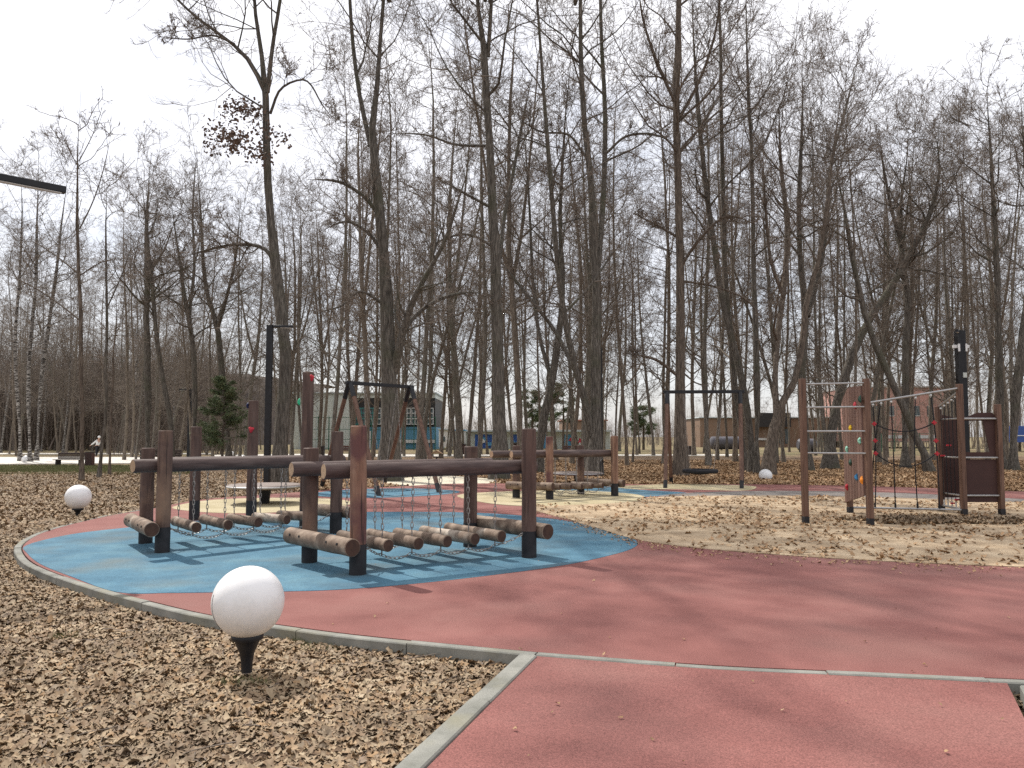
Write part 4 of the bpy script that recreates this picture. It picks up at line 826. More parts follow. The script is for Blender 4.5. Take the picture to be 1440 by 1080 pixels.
# ------------------------------------------------------------------ named trees, nearest first
def kt(*a, **k): return key_tree(*a, **k)
kt(24, [[(393, 'b', 34), (396, 600, 27), (400, 500, 23), (393, 420, 21), (381, 320, 17), (375, 230, 15), (374, 130, 13), (366, 70, 9), (357, 0, 7), (352, -90, 4), (326, -320, 3)],
        [(374, 132, 11), (350, 85, 9), (325, 60, 7), (290, 35, 6), (250, 0, 5), (190, -90, 4), (110, -220, 3)], [(357, 0, 7), (330, -120, 6), (290, -260, 5), (240, -380, 3)], [(396, -20, 7), (440, -140, 6), (520, -280, 4), (600, -380, 3)], [(352, -90, 6), (380, -200, 5), (400, -330, 4), (420, -420, 3)], [(376, 130, 10), (384, 60, 8), (394, 0, 7), (402, -100, 4), (426, -340, 3)], [(393, 385, 9), (372, 350, 8), (330, 344, 6), (290, 352, 5), (245, 365, 3)],  # limbs climbing out of view are added to shade the rubber
        [(330, 62, 5), (300, 50, 4), (265, 55, 3), (215, 50, 2)], [(380, 160, 6), (395, 125, 5), (425, 112, 4), (455, 150, 3), (478, 180, 2)]],
   'curving grey tree with dry leaves clinging in its crown, behind the lamp pole', seed=1, start=.5, limbn=12, extra=[[(-7.95, 24, 15.4, 0.06), (-8.16, 21.38, 17.42, 0.047), (-8.45, 18.23, 19.21, 0.032), (-8.74, 15.6, 20.38, 0.019), (-9.0, 13.5, 21.0, 0.009)], [(-7.95, 24, 15.4, 0.06), (-8.78, 22.25, 17.42, 0.047), (-9.83, 20.15, 19.21, 0.032), (-10.74, 18.4, 20.38, 0.019), (-11.5, 17, 21.0, 0.009)], [(-7.95, 24, 15.4, 0.06), (-6.91, 22.0, 17.78, 0.047), (-5.7, 19.6, 19.89, 0.032), (-4.74, 17.6, 21.27, 0.019), (-4.0, 16, 22.0, 0.009)], [(-7.95, 24, 15.4, 0.06), (-7.66, 22.62, 18.32, 0.047), (-7.35, 20.98, 20.91, 0.032), (-7.14, 19.6, 22.61, 0.019), (-7.0, 18.5, 23.5, 0.009)], [(-7.95, 24, 15.4, 0.06), (-6.28, 23.0, 18.14, 0.047), (-4.33, 21.8, 20.57, 0.032), (-2.74, 20.8, 22.16, 0.019), (-1.5, 20, 23.0, 0.009)], [(-7.95, 24, 15.4, 0.06), (-7.41, 21.5, 17.78, 0.047), (-6.8, 18.5, 19.89, 0.032), (-6.34, 16.0, 21.27, 0.019), (-6.0, 14, 22.0, 0.009)]])  # extra limbs stay out of view, spread wide for dappled shade
kt(27, [[(548, 'b', 48), (549, 610, 38), (547, 480, 29), (543, 380, 24), (537, 300, 20), (531, 230, 18), (527, 195, 15), (534, 120, 10), (541, 30, 8), (545, -100, 5), (550, -340, 3)],
        [(521, 205, 11), (505, 130, 9), (496, 60, 8), (492, 0, 7), (488, -100, 5), (514, -340, 3)], [(553, 525, 19), (566, 470, 16), (578, 430, 13), (598, 390, 10), (625, 340, 8), (645, 280, 6), (668, 210, 4)],
        [(560, 500, 10), (575, 455, 9), (610, 425, 8), (650, 412, 6), (690, 413, 5)], [(535, 305, 8), (510, 275, 7), (480, 257, 6), (430, 252, 4)], [(541, 362, 8), (520, 330, 7), (490, 312, 5), (450, 325, 4)], [(543, 430, 7), (505, 410, 5), (480, 430, 4), (440, 440, 3)]],
   'thick dark forked tree rising behind the A-frame swing', seed=2, start=.55, limbn=10, extra=[[(-4.4, 27, 17, 0.06), (-4.37, 24.75, 18.98, 0.047), (-4.38, 22.05, 20.74, 0.032), (-4.43, 19.8, 21.89, 0.019), (-4.5, 18, 22.5, 0.009)], [(-4.4, 27, 17, 0.06), (-5.24, 25.25, 18.98, 0.047), (-6.31, 23.15, 20.74, 0.032), (-7.23, 21.4, 21.89, 0.019), (-8.0, 20, 22.5, 0.009)], [(-4.4, 27, 17, 0.06), (-3.37, 25.12, 19.16, 0.047), (-2.18, 22.88, 21.08, 0.032), (-1.23, 21.0, 22.34, 0.019), (-0.5, 19.5, 23, 0.009)], [(-4.4, 27, 17, 0.06), (-3.99, 26.0, 19.88, 0.047), (-3.56, 24.8, 22.44, 0.032), (-3.23, 23.8, 24.12, 0.019), (-3.0, 23, 25, 0.009)]])
kt(28, [[(702, 'b', 36), (702, 620, 27), (702, 500, 25), (700, 400, 23), (697, 300, 20), (692, 200, 17), (686, 120, 15), (684, 70, 13), (678, 30, 9), (673, -20, 8), (668, -110, 4), (694, -320, 3)],
        [(686, 80, 9), (690, 20, 8), (692, -40, 6), (695, -110, 4), (670, -320, 3)], [(683, 66, 6), (655, 30, 5), (625, -10, 4)], [(702, 370, 9), (710, 300, 8), (722, 240, 7), (735, 170, 6), (750, 100, 4)],
        [(690, 205, 6), (640, 203, 5), (600, 190, 4), (545, 188, 3)], [(696, 295, 6), (650, 270, 5), (615, 250, 4)], [(698, 350, 6), (660, 330, 5), (620, 338, 4), (590, 360, 3)]],
   'tall straight centre trunk with grey bark, standing between the two log bridges', seed=3, start=.5, limbn=12, extra=[[(-1.0, 28, 17.6, 0.06), (-0.94, 25.88, 19.54, 0.047), (-0.93, 23.32, 21.27, 0.032), (-0.95, 21.2, 22.41, 0.019), (-1.0, 19.5, 23.0, 0.009)], [(-1.0, 28, 17.6, 0.06), (0.06, 26.25, 19.54, 0.047), (1.27, 24.15, 21.27, 0.032), (2.25, 22.4, 22.41, 0.019), (3.0, 21, 23.0, 0.009)], [(-1.0, 28, 17.6, 0.06), (-1.57, 26.5, 20.26, 0.047), (-2.3, 24.7, 22.63, 0.032), (-2.95, 23.2, 24.19, 0.019), (-3.5, 22, 25.0, 0.009)]])
kt(30, [[(835, 'b', 36), (838, 600, 25), (838, 520, 21), (838, 420, 18), (835, 350, 15), (832, 280, 13), (822, 200, 12), (815, 120, 10), (812, 0, 8), (811, -100, 5), (818, -340, 3)],
        [(838, 400, 13), (845, 330, 12), (850, 240, 11), (851, 160, 10), (846, 60, 8), (843, -70, 6), (834, -320, 3)], [(832, 612, 17), (820, 555, 14), (803, 495, 13), (793, 440, 12), (785, 380, 11), (778, 300, 10), (770, 200, 9), (764, 120, 7), (756, 10, 5), (750, -70, 4), (750, -320, 3)],
        [(812, 530, 8), (780, 465, 8), (745, 420, 7), (712, 378, 5), (690, 350, 4)], [(853, 215, 6), (880, 192, 5), (910, 188, 5), (950, 200, 4)], [(826, 225, 5), (800, 190, 5), (760, 185, 4), (720, 160, 3)]],
   'great V-forked tree right of centre with one long leaning stem', seed=4, start=.45, limbn=11, extra=[[(2.5, 30, 18.6, 0.06), (2.31, 28.0, 20.54, 0.047), (2.02, 25.6, 22.27, 0.032), (1.75, 23.6, 23.41, 0.019), (1.5, 22, 24.0, 0.009)], [(2.5, 30, 18.6, 0.06), (3.31, 28.0, 20.54, 0.047), (4.22, 25.6, 22.27, 0.032), (4.95, 23.6, 23.41, 0.019), (5.5, 22, 24.0, 0.009)]])
kt(30.5, [[(957, 'b', 30), (957, 610, 23), (957, 500, 20), (957, 400, 17), (955, 300, 15), (952, 200, 14), (952, 100, 13), (956, 0, 11), (958, -100, 7), (974, -340, 3)],
        [(955, 530, 7), (920, 505, 6), (885, 498, 4)], [(957, 395, 5), (1000, 402, 5), (1050, 422, 4), (1080, 460, 3)], [(954, 380, 7), (985, 335, 6), (1020, 305, 5), (1075, 320, 4)], [(955, 335, 6), (930, 320, 5), (890, 300, 4)],
        [(952, 150, 7), (925, 90, 6), (905, 30, 5), (895, -40, 3)], [(953, 170, 7), (985, 110, 6), (1005, 50, 5), (1015, -40, 3)]],
   'thick straight trunk with deep bark beside the side-on nest swing', seed=5, start=.4, limbn=14, bark='bark2')
kt(33, [[(1058, 'b', 19), (1052, 600, 15), (1040, 530, 14), (1022, 460, 13), (1008, 390, 12), (1000, 330, 11), (990, 260, 10), (982, 180, 9), (975, 80, 7), (970, -60, 5)]],
   'leaning grey trunk crossing behind the right post of the side-on swing', seed=6, start=.4)
kt(34, [[(1048, 'b', 14), (1035, 560, 12), (1030, 480, 11), (1022, 400, 10), (1018, 300, 9), (1014, 180, 8), (1014, 60, 6), (1010, -70, 4), (1030, -320, 3)]], 'slim pale trunk right behind the right post of the side-on swing', seed=7, start=.4)
kt(32.5, [[(1063, 'b', 14), (1064, 560, 12), (1062, 450, 11), (1058, 350, 9), (1057, 240, 8), (1052, 120, 7), (1050, -50, 5)]], 'slim upright trunk just left of the globe lamp by the ladder', seed=8, start=.4)
kt(31, [[(1079, 'b', 32), (1086, 615, 22), (1098, 572, 17), (1116, 540, 13), (1128, 490, 12), (1133, 430, 11), (1150, 370, 9), (1165, 290, 8), (1178, 200, 6), (1195, 100, 4)],
        [(1092, 590, 13), (1090, 540, 11), (1093, 480, 11), (1103, 400, 11), (1107, 320, 10), (1098, 230, 8), (1095, 120, 5)], [(1103, 420, 8), (1085, 370, 7), (1077, 300, 6), (1072, 200, 4)]],
   'dark crooked tree forking low, directly behind the globe lamp left of the ladder', seed=9, start=.5, bark='bark2')
kt(35, [[(1135, 'b', 24), (1131, 600, 19), (1130, 520, 17), (1135, 440, 15), (1128, 380, 12), (1125, 300, 10), (1128, 200, 8), (1130, 70, 5)], [(1135, 445, 12), (1150, 390, 11), (1162, 320, 9), (1167, 240, 7), (1190, 150, 5), (1215, 50, 3)]],
   'stout trunk rising behind the left post of the steel ladder', seed=10, start=.45)
kt(37, [[(1166, 'b', 30), (1170, 610, 21), (1180, 560, 18), (1203, 495, 16), (1233, 438, 14), (1255, 405, 13), (1285, 350, 11), (1310, 300, 9), (1323, 250, 7), (1321, 190, 5), (1328, 140, 3)]],
   'dark trunk leaning to the right behind the ladder rungs and the hold wall', seed=11, start=.5, maxlen=5)
kt(33.5, [[(1306, 'b', 22), (1290, 620, 16), (1272, 570, 15), (1250, 520, 14), (1226, 460, 12), (1212, 405, 11), (1200, 350, 9), (1192, 300, 7), (1180, 240, 5), (1172, 180, 3)]],
   'trunk leaning far to the left behind the rope net', seed=12, start=.5, maxlen=5)
kt(38, [[(1272, 'b', 20), (1273, 560, 15), (1275, 484, 14), (1279, 419, 12), (1270, 359, 10), (1268, 299, 8), (1275, 240, 6), (1280, 170, 3)], [(1270, 350, 8), (1255, 300, 7), (1245, 250, 5), (1235, 180, 3)]], 'pale trunk seen through the middle of the rope net', seed=13, start=.5, maxlen=5)
kt(36, [[(1407, 'b', 18), (1406, 567, 14), (1402, 419, 12), (1400, 345, 10), (1397, 252, 8), (1394, 150, 5), (1392, 95, 3)]], 'straight trunk behind the right-hand post of the play house', seed=14, start=.45, maxlen=5)
kt(35, [[(1423, 'b', 22), (1427, 563, 18), (1437, 484, 16), (1446, 400, 13), (1448, 300, 10), (1440, 200, 6), (1436, 110, 3)]], 'leaning thick trunk at the right edge beyond the play house', seed=15, start=.45, maxlen=5)
kt(33, [[(756, 'b', 24), (764, 590, 19), (775, 540, 16), (785, 470, 13), (790, 400, 11), (786, 300, 8), (790, 200, 6), (800, 60, 4)], [(776, 535, 9), (758, 470, 8), (750, 400, 7), (745, 300, 5), (735, 150, 3)]], 'forked brown trunk right above the right end of the nearest log bridge', seed=16, start=.4)
kt(27, [[(117, 'b', 10), (116, 600, 8.5), (115, 500, 8), (113, 400, 7), (112, 320, 5.5), (110, 250, 4.5), (111, 190, 3), (114, 125, 1.5)], [(112, 450, 4), (80, 425, 3), (40, 400, 2.5), (-5, 382, 1.5)], [(113, 387, 3.5), (75, 357, 2.5), (30, 330, 2)], [(113, 387, 3), (140, 370, 2), (175, 362, 1)],
        [(112, 322, 3), (130, 285, 2.5), (145, 240, 2), (157, 185, 1.2)], [(111, 237, 2.2), (92, 200, 1.5), (78, 165, 1)], [(111, 227, 2), (130, 190, 1.5), (146, 145, 1)]],
   'slender young tree in the leaves in front of the long bench at far left', seed=17, start=.35, limbn=5, dens=.55, bark='bark2', maxlen=2.2)
kt(29, [[(141, 'b', 9), (146, 600, 6.5), (150, 520, 6), (152, 430, 5), (153, 330, 4), (156, 240, 2)], [(152, 430, 3), (170, 390, 2.4), (190, 330, 1.5)]], 'slim young tree just right of the far-left bench and bin', seed=18, start=.4, dens=.6, limbn=7, maxlen=2.2)
kt(31, [[(156, 'b', 6), (156, 600, 4.8), (157, 520, 4), (160, 450, 3), (161, 395, 2)]], 'thin sapling, second right of the far-left bench', seed=19, start=.5, dens=.5, limbn=6, bark='bark2', maxlen=1.5)
kt(45, [[(208, 'b', 17), (207, 560, 14), (205, 450, 12), (208, 380, 11), (208, 300, 8), (213, 215, 5)]], 'straight mid-distance trunk rising above the left end of the log bridge', seed=20, start=.45, maxlen=5)
kt(42, [[(243, 'b', 12), (240, 600, 10), (228, 520, 9), (220, 450, 8), (214, 380, 7), (205, 300, 5), (198, 240, 3)]], 'slim tree leaning left behind the left bridge posts', seed=21, start=.4, maxlen=5)
kt(43, [[(270, 'b', 12), (274, 560, 10), (268, 460, 10), (260, 420, 8), (250, 350, 6), (240, 270, 4)], [(266, 442, 7), (273, 380, 6), (271, 300, 4), (277, 205, 3)]], 'Y-forked slim tree left of the small spruce', seed=22, start=.45, maxlen=5)
kt(47, [[(323, 'b', 15), (318, 590, 13), (312, 520, 12), (305, 460, 11), (290, 410, 8), (285, 350, 7), (282, 280, 5), (278, 215, 3)], [(306, 462, 8), (318, 420, 7), (330, 370, 5), (338, 290, 3)]], 'forked tree leaning left directly behind the small spruce', seed=23, start=.45, maxlen=5)
for i, (bx, pts, lab) in enumerate([(44, [(40, 560, 8), (43, 480, 7), (50, 400, 6), (52, 310, 5), (54, 215, 3)], 'white-barked birch, middle one of the birch clump at the far left edge'),
                                    (30, [(25, 560, 7), (22, 480, 6), (28, 400, 5), (32, 310, 4), (30, 225, 2)], 'white-barked birch, leftmost of the birch clump at the far left edge'),
                                    (52, [(58, 530, 8), (68, 450, 7), (78, 380, 6), (86, 300, 4), (96, 225, 2)], 'white-barked birch leaning right, rightmost of the birch clump at the far left')]):
    kt(47 + i, [[(bx, 'b', 10)] + pts], lab, 'birch clump at the left', seed=30 + i, start=.35, bark='birch', name='birch_tree', weep=.04, maxlen=4)
# dry leaf clusters held in the crown of the nearest left tree
o_ = [o for o in bpy.data.objects if o.get('label', '').startswith('curving grey')][0]; rng = np.random.default_rng(5); V = []
CL = [(cx + rng.normal() * 10, cy + rng.normal() * 8, 34, .17, .13) for cx, cy, m in ((352, 160, 6), (330, 158, 4), (305, 183, 3), (340, 200, 7), (318, 205, 4), (358, 222, 5), (372, 190, 4)) for _ in range(m)]
for (px, py, n, sx, sy) in CL:
    c = A(px, py, 23.8 + rng.normal() * .4) - WLOC[o_.name]; p = c + rng.normal(size=(n, 3)) * (sx, .15, sy); s = rng.uniform(.03, .075, n)
    d1 = rng.normal(size=(n, 3)) * (.6, .6, .3); d2 = rng.normal(size=(n, 3)) * (.4, .4, 1.0); d1 *= (s / np.linalg.norm(d1, axis=1))[:, None]; d2 *= (s / np.linalg.norm(d2, axis=1))[:, None]
    V.append(np.stack([p - d1, p - d2 * .8, p + d1, p + d2], 1).reshape(-1, 3))
V = np.concatenate(V); lf = link('dry_leaves', np_mesh('dry_leaves', V, np.arange(len(V)).reshape(-1, 4)), M['oldleaf'], o_, 0); lf['kind'] = 'stuff'
# ------------------------------------------------------------------ the wood: prototypes, then copies
def proto(kind, seed):
    rng = np.random.default_rng(seed); H = 22.0; n = 9; z = np.linspace(0, 1, n)
    lean = rng.normal() * (.9 if kind != 'leaning' else 3.6); ph = rng.uniform(0, 6)
    r = {'slim': .105, 'stout': .185, 'forked': .155, 'leaning': .13, 'birch': .115}[kind]
    x = lean * z**1.3 + .35 * np.sin(z * 5 + ph); y = .3 * np.cos(z * 4 + ph) - .3 * math.cos(ph); x -= x[0]; zz = z * H
    tr = np.stack([x, y, zz, r * (1 - .86 * z**1.1)], 1); tr[0, 3] *= 1.35; tr = np.insert(tr, 1, [x[0] + (x[1] - x[0]) * .08, 0, .35, r * 1.02], 0)
    L = [tr]
    if kind in ('forked', 'stout'):
        for s_ in ((1,) if kind == 'stout' else (1, -1)):
            t = rng.uniform(.25, .45); i = t * H; bx = np.interp(i, tr[:, 2], tr[:, 0]); by = np.interp(i, tr[:, 2], tr[:, 1]); rr = np.interp(i, tr[:, 2], tr[:, 3]) * .75; q = np.linspace(0, 1, 7)
            sp = rng.uniform(1.5, 3.2) * s_; yy = rng.normal() * 1.5; L.append(np.stack([bx + sp * q**.75, by + yy * q, i + (H * .93 - i) * q, rr * (1 - .85 * q)], 1))
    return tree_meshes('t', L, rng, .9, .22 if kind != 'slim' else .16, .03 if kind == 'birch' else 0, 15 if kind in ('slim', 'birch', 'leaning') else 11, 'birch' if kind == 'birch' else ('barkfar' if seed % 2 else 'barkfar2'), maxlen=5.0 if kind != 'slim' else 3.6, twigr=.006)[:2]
KINDS = ['slim', 'slim', 'slim', 'stout', 'forked', 'leaning', 'forked', 'stout', 'birch', 'birch']
PROTO = [(k, *proto(k, 500 + i)) for i, k in enumerate(KINDS)]
ytab = ([-500, 0, 60, 120, 200, 260, 300, 340, 400, 450, 480, 1140, 1190, 1225, 1260, 1300, 1400, 1440, 2000], [240, 235, 205, 235, 215, 190, 240, 235, 190, 60, -300, -300, 60, 130, 160, 150, 120, 95, 60])
LAND = [(-4000, 'beyond the left edge'), (0, 'behind the birch clump at the left edge'), (62, 'behind the long far-left bench'), (125, 'behind the distant person in white'), (165, 'left of the log bridge posts'), (218, 'left of the small spruce'), (275, 'behind the small spruce'), (345, 'near the black lamp pole'),
        (405, 'left of the A-frame swing'), (480, 'behind the A-frame swing'), (580, 'right of the A-frame swing'), (640, 'just left of the tall centre trunk'), (705, 'just right of the tall centre trunk'), (765, 'above the farthest log bridge'), (850, 'right of the great V-forked tree'), (905, 'left of the side-on swing'),
        (960, 'under the side-on swing bar'), (1045, 'above the globe lamp left of the ladder'), (1125, 'behind the steel ladder'), (1190, 'behind the hold wall'), (1225, 'behind the left half of the rope net'), (1280, 'behind the right half of the rope net'), (1330, 'behind the play house'), (1412, 'at the right edge beyond the play house'), (1445, 'beyond the right edge')]
rng = np.random.default_rng(77); placed = []; wood = []
def try_place(px, Y, mind):
    x = (px - 720) / F * Y
    if any((x - a)**2 + (Y - b)**2 < mind**2 for a, b in placed): return None
    placed.append((x, Y)); return x
for o in list(COL.objects):
    if o.get('category') == 'tree': placed.append((o.location.x, o.location.y))
OFF = [(-15.5, 15, 0), (-19, 19.5, 3), (-17.5, 12, 4), (-22.5, 21, 6), (-24, 27, 7), (-13.5, 9.5, 1), (-28, 24, 3)]
for band, n, (y0, y1), (p0, p1), md in ((0, 27, (34, 46), (430, 1430), 1.6), (1, 50, (44, 66), (330, 1440), 1.5), (2, 54, (62, 92), (340, 1440), 1.2), (7, 26, (46, 70), (340, 1440), 1.2), (3, 46, (62, 92), (0, 335), 1.4), (4, 12, (44, 60), (170, 345), 2.5), (5, 10, (30, 60), (1450, 1800), 3), (6, 14, (30, 70), (-420, -10), 3)):
    k = 0; tries = 0
    while k < n and tries < 4000:
        tries += 1; px = rng.uniform(p0, p1); Y = rng.uniform(y0, y1)
        if band < 2 and 850 < px < 935 and Y < 40: continue
        if 262 < px < 356 and Y < 46: continue
        x = try_place(px, Y, md)
        if x is None: continue
        if band in (3, 6) and rng.random() < .22: pi = int(rng.integers(8, 10))
        elif band in (3, 4, 7): pi = int(rng.choice([0, 1, 2, 0, 1, 2, 5]))
        else: pi = int(rng.choice([0, 1, 2, 0, 1, 2, 3, 4, 5, 6, 7]))
        kind, tm, cm = PROTO[pi]; sc = rng.uniform(.8, 1.12) * (.86 if band in (3, 4) else 1)
        Hmax = CH + (614 - np.interp(px + rng.normal() * 8, *ytab)) / F * Y; sc = min(sc, max(.35, Hmax / 22 * rng.uniform(.86, 1.02)))
        o = empty('birch_tree' if kind == 'birch' else 'bare_tree', (x, Y, GZ), '', 'tree', None, rng.uniform(0, 2 * PI)); wood.append((o, px, Y, kind))
        w = rng.uniform(.75, 1.25) ; o.scale = (sc * w if kind == 'slim' else sc, sc * w if kind == 'slim' else sc, sc)
        for nm, me in (('trunk', tm), ('crown', cm)):
            c = bpy.data.objects.new(nm, me); COL.objects.link(c); c.parent = o
        k += 1
buck = {}
for o, px, Y, kind in wood:
    land = [l for p, l in LAND if p <= px][-1]; buck.setdefault((kind, land), []).append((Y, px, o))
ORD = ['nearest', 'second nearest', 'third nearest', 'fourth nearest', 'fifth nearest', 'sixth nearest', 'seventh nearest', 'eighth nearest', 'ninth nearest', 'tenth nearest', 'eleventh nearest', 'twelfth nearest', 'thirteenth nearest', 'fourteenth nearest']
LOOK = dict(slim='slim bare tree', stout='stout bare tree', forked='forked bare tree', leaning='leaning bare tree', birch='pale birch')
for i, (x, Y, pi) in enumerate(OFF):
    kind, tm, cm = PROTO[pi]; o = empty('bare_tree', (x, Y, GZ - .04), ('first second third fourth fifth sixth seventh'.split()[i]) + ' bare tree of the row standing left of the view', 'tree', 'bare trees of the wood', i * 1.3)
    for nm, me in (('trunk', tm), ('crown', cm)):
        c = bpy.data.objects.new(nm, me); COL.objects.link(c); c.parent = o
for (kind, land), l in buck.items():
    l.sort(key=lambda q: q[0])
    for i, (Y, px, o) in enumerate(l):
        o['label'] = (ORD[min(i, 13)] + ' ' if len(l) > 1 else '') + f"{LOOK[kind]} {land}"; o['group'] = 'bare trees of the wood'
# ------------------------------------------------------------------ conifers
def conifer(px, by, ty, wpx, label, kind='spruce', seed=0, Y=None, trunk_px=4):
    rng = np.random.default_rng(seed)
    if Y is None: g, H = HT(px, by, ty)
    else: a = A(px, by, Y); g = np.array((a[0], Y, 0)); H = A(px, ty, Y)[2]
    R_ = wpx / 2 * g[1] / F; t = empty('spruce_tree' if kind == 'spruce' else 'pine_tree', tuple(g), label, 'conifer'); mb = MB()
    mb.tube([(g[0], g[1], -.05), (g[0] + .05, g[1], H * .5), (g[0], g[1], H * .97)], [trunk_px * g[1] / F / 2, trunk_px * g[1] / F / 3, .01], 9); mb.build('trunk', M['bark2'], t)
    nb = 70 if kind == 'spruce' else 26; bp = []; br = []
    for k in range(nb):
        if kind == 'spruce': u = .22 + .76 * (k + rng.random()) / nb; L_ = R_ * (1.12 - u)**.75 * rng.uniform(.65, 1.15); slope = -.15 + .55 * u
        else: u = .35 + .62 * (k + rng.random()) / nb; L_ = R_ * rng.uniform(.45, 1.05) * (1.25 - u * .7); slope = rng.uniform(-.1, .5)
        a = rng.uniform(0, 2 * PI); q = np.linspace(0, 1, 6); bp.append(np.stack([L_ * q * math.cos(a), L_ * q * math.sin(a), H * u + L_ * (slope * q + .12 * q * q * (1 if kind == 'spruce' else -.5))], 1)); br.append((.02 + .012 * L_) * (1 - .9 * q))
    bp = np.array(bp); br = np.array(br); g2, r2 = spawn(bp, br, rng, 9 if kind == 'spruce' else 7, .2 if kind == 'spruce' else .5, 1, (30, 60), .42, 4, (0, 0), .08, minr=.004)
    w = np_mesh('branches', *merge([tubes(bp, br, 4), tubes(g2, r2, 3)])); w.materials.append(M['twig']); link('branches', w, None, t, 0)
    P = np.concatenate([g2.reshape(-1, 3), bp[:, 2:].reshape(-1, 3)]) if kind == 'spruce' else g2[:, 1:].reshape(-1, 3)
    m = 7 if kind == 'spruce' else 16; P = np.repeat(P, m, 0); n = len(P); sp = .07 if kind == 'spruce' else .2; P = P + rng.normal(size=(n, 3)) * sp * (1, 1, .5)
    d = rng.normal(size=(n, 3)); d[:, 2] = d[:, 2] * .5 + (-.1 if kind == 'spruce' else .4); d /= np.linalg.norm(d, axis=1, keepdims=True); s = rng.uniform(.06, .14, n)[:, None] * (1 if kind == 'spruce' else 1.9); q = np.cross(d, rng.normal(size=(n, 3))); q /= np.linalg.norm(q, axis=1, keepdims=True)
    V = np.stack([P - q * s * .16, P + q * s * .16, P + d * s * 1.2], 1).reshape(-1, 3)
    link('needles', np_mesh('needles', V, np.arange(len(V)).reshape(-1, 3)), M['needle'], t, 0); return t
conifer(312, 652, 532, 96, 'small green spruce between the tall log posts, left of the lamp pole', seed=3)
conifer(792, 634, 540, 50, 'dark green pine seen against the sky left of the great forked tree', 'pine', seed=4, Y=88)
conifer(748, 634, 548, 42, 'grey-green pine just behind the forked brown trunk, left of the darker pine', 'pine', seed=5, Y=92)
conifer(905, 634, 572, 46, 'low dark pine half hidden behind trunks right of the black lamp post', 'pine', seed=6, Y=90)
# ------------------------------------------------------------------ undergrowth and the far wood
def brush(name, n, px, yr, h, seed, col='twig', dens=1, z0=None):
    rng = np.random.default_rng(seed); p = rng.uniform(*px, n); Y = rng.uniform(*yr, n); x = (p - 720) / F * Y; hh = h * rng.uniform(.45, 1.0, n)
    K = 6; P = np.empty((n, K, 3)); P[:, 0] = np.stack([x, Y, np.full(n, GZ - .05 if z0 is None else z0)], 1); d = rng.normal(size=(n, 3)) * (.13, .13, 0) + (0, 0, 1)
    for k in range(1, K): d = d + rng.normal(size=(n, 3)) * .07 * (1, 1, 0); P[:, k] = P[:, k - 1] + d * (hh / K)[:, None]
    R = np.outer(rng.uniform(.012, .05, n) * h / 8, 1 - .85 * np.linspace(0, 1, K)); L = [tubes(P, R, 4)]
    g, r = spawn(P, R, rng, int(7 * dens), .15, 1, (20, 55), .4, 4, (.06, .1), .15, minr=.010, maxlen=3); L.append(tubes(g, r, 3))
    g, r = spawn(g, r, rng, int(5 * dens), .1, 1, (20, 60), .5, 3, (.03, .05), .2, minr=.009, maxlen=1.4); L.append(tubes(g, r, 3))
    me = np_mesh(name, *merge(L)); o = link(name, me, M[col], None, 0); return tag(o, kind='stuff')
M['brushl'] = plain('dim_brush_bark', (.19, .155, .13), .95); M['brushr'] = plain('brown_brush_bark', (.21, .17, .135), .95)
brush('far_wood', 2700, (-150, 322), (84, 130), 18, 21, 'brushl')
brush('far_wood', 520, (1130, 1700), (95, 150), 15, 22, 'brushr')
brush('far_wood', 300, (-700, -150), (60, 120), 14, 25, 'brushl', .8)
brush('far_brush', 260, (330, 1450), (98, 125), 5.0, 23, 'brushr')
brush('far_wood', 600, (330, 1300), (140, 190), 11, 24, 'brushr', .9)
brush('far_wood', 700, (-100, 300), (139, 150), 9, 28, 'brushl', z0=11.5)
brush('far_brush', 800, (560, 1250), (120, 150), 6.0, 27, 'brushr')
brush('undergrowth', 240, (150, 345), (62, 84), 6, 26, 'brushl')
# wooded rise that closes the view on the left
def hill():
    nx, ny = 60, 14; x = np.linspace(-210, -42, nx); y = np.linspace(132, 190, ny); X, Y = np.meshgrid(x, y); u = (Y - 132) / 58
    e = np.clip((-50 - X + (Y - 132) * .3) / 5, 0, 1); Z = 13.4 * np.clip(u * 8, 0, 1)**.7 * e + .15 * np.sin(X * .35) * e + .12 * np.sin(X * .9 + 2) * e - .1
    i = np.arange(ny - 1)[:, None] * nx + np.arange(nx - 1)[None]; me = np_mesh('wooded_hill', np.stack([X, Y, Z], -1).reshape(-1, 3), np.stack([i, i + 1, i + nx + 1, i + nx], -1).reshape(-1, 4)); tag(link('wooded_hill', me, M['hill'], None, 60), kind='structure')
M['hill'] = nmat('leafless_hillside', [(.045, .036, .031), (.085, .068, .058), (.13, .105, .088)], .9, detail=9, rough=1, bump=.8, bscale=1.4, bdist=.6, stretch=(1, 1, .5)); hill()
# ------------------------------------------------------------------ buildings
def bx(mb, x0, x1, y0, y1, Y, d=.2, off=0):        # box given by its picture rectangle at distance Y
    a = A(x0, y1, Y); b = A(x1, y0, Y); z0 = max(a[2], -.05); mb.box(((a[0] + b[0]) / 2, Y + d / 2 - off, (z0 + b[2]) / 2), (b[0] - a[0], d, b[2] - z0)); return mb
def bld(name, px, Y, label, cat='building', group=None): return empty(name, (A(px, 632, Y)[0], Y, 0), label, cat, group)
t = bld('sports_hall', 510, 94, 'pale grey-green hall with teal window frames and a blue wall, behind the A-frame swing')
bx(MB(), 412, 497, 553.5, 634, 94, 14).build('grey_wall', M['palegrey'], t); bx(MB(), 497.3, 612, 560, 600, 94.2, 13).build('upper_wall', M['darkbox'], t); bx(MB(), 497.3, 612, 600.3, 634, 94.2, 13).build('blue_wall', M['bluewall'], t)
bx(MB(), 410, 614, 551.5, 553.3, 93.8, 15).build('roof', M['lowroof'], t); bx(MB(), 497.4, 612, 553.5, 559.7, 94.1, 13).build('parapet', M['palegrey'], t)
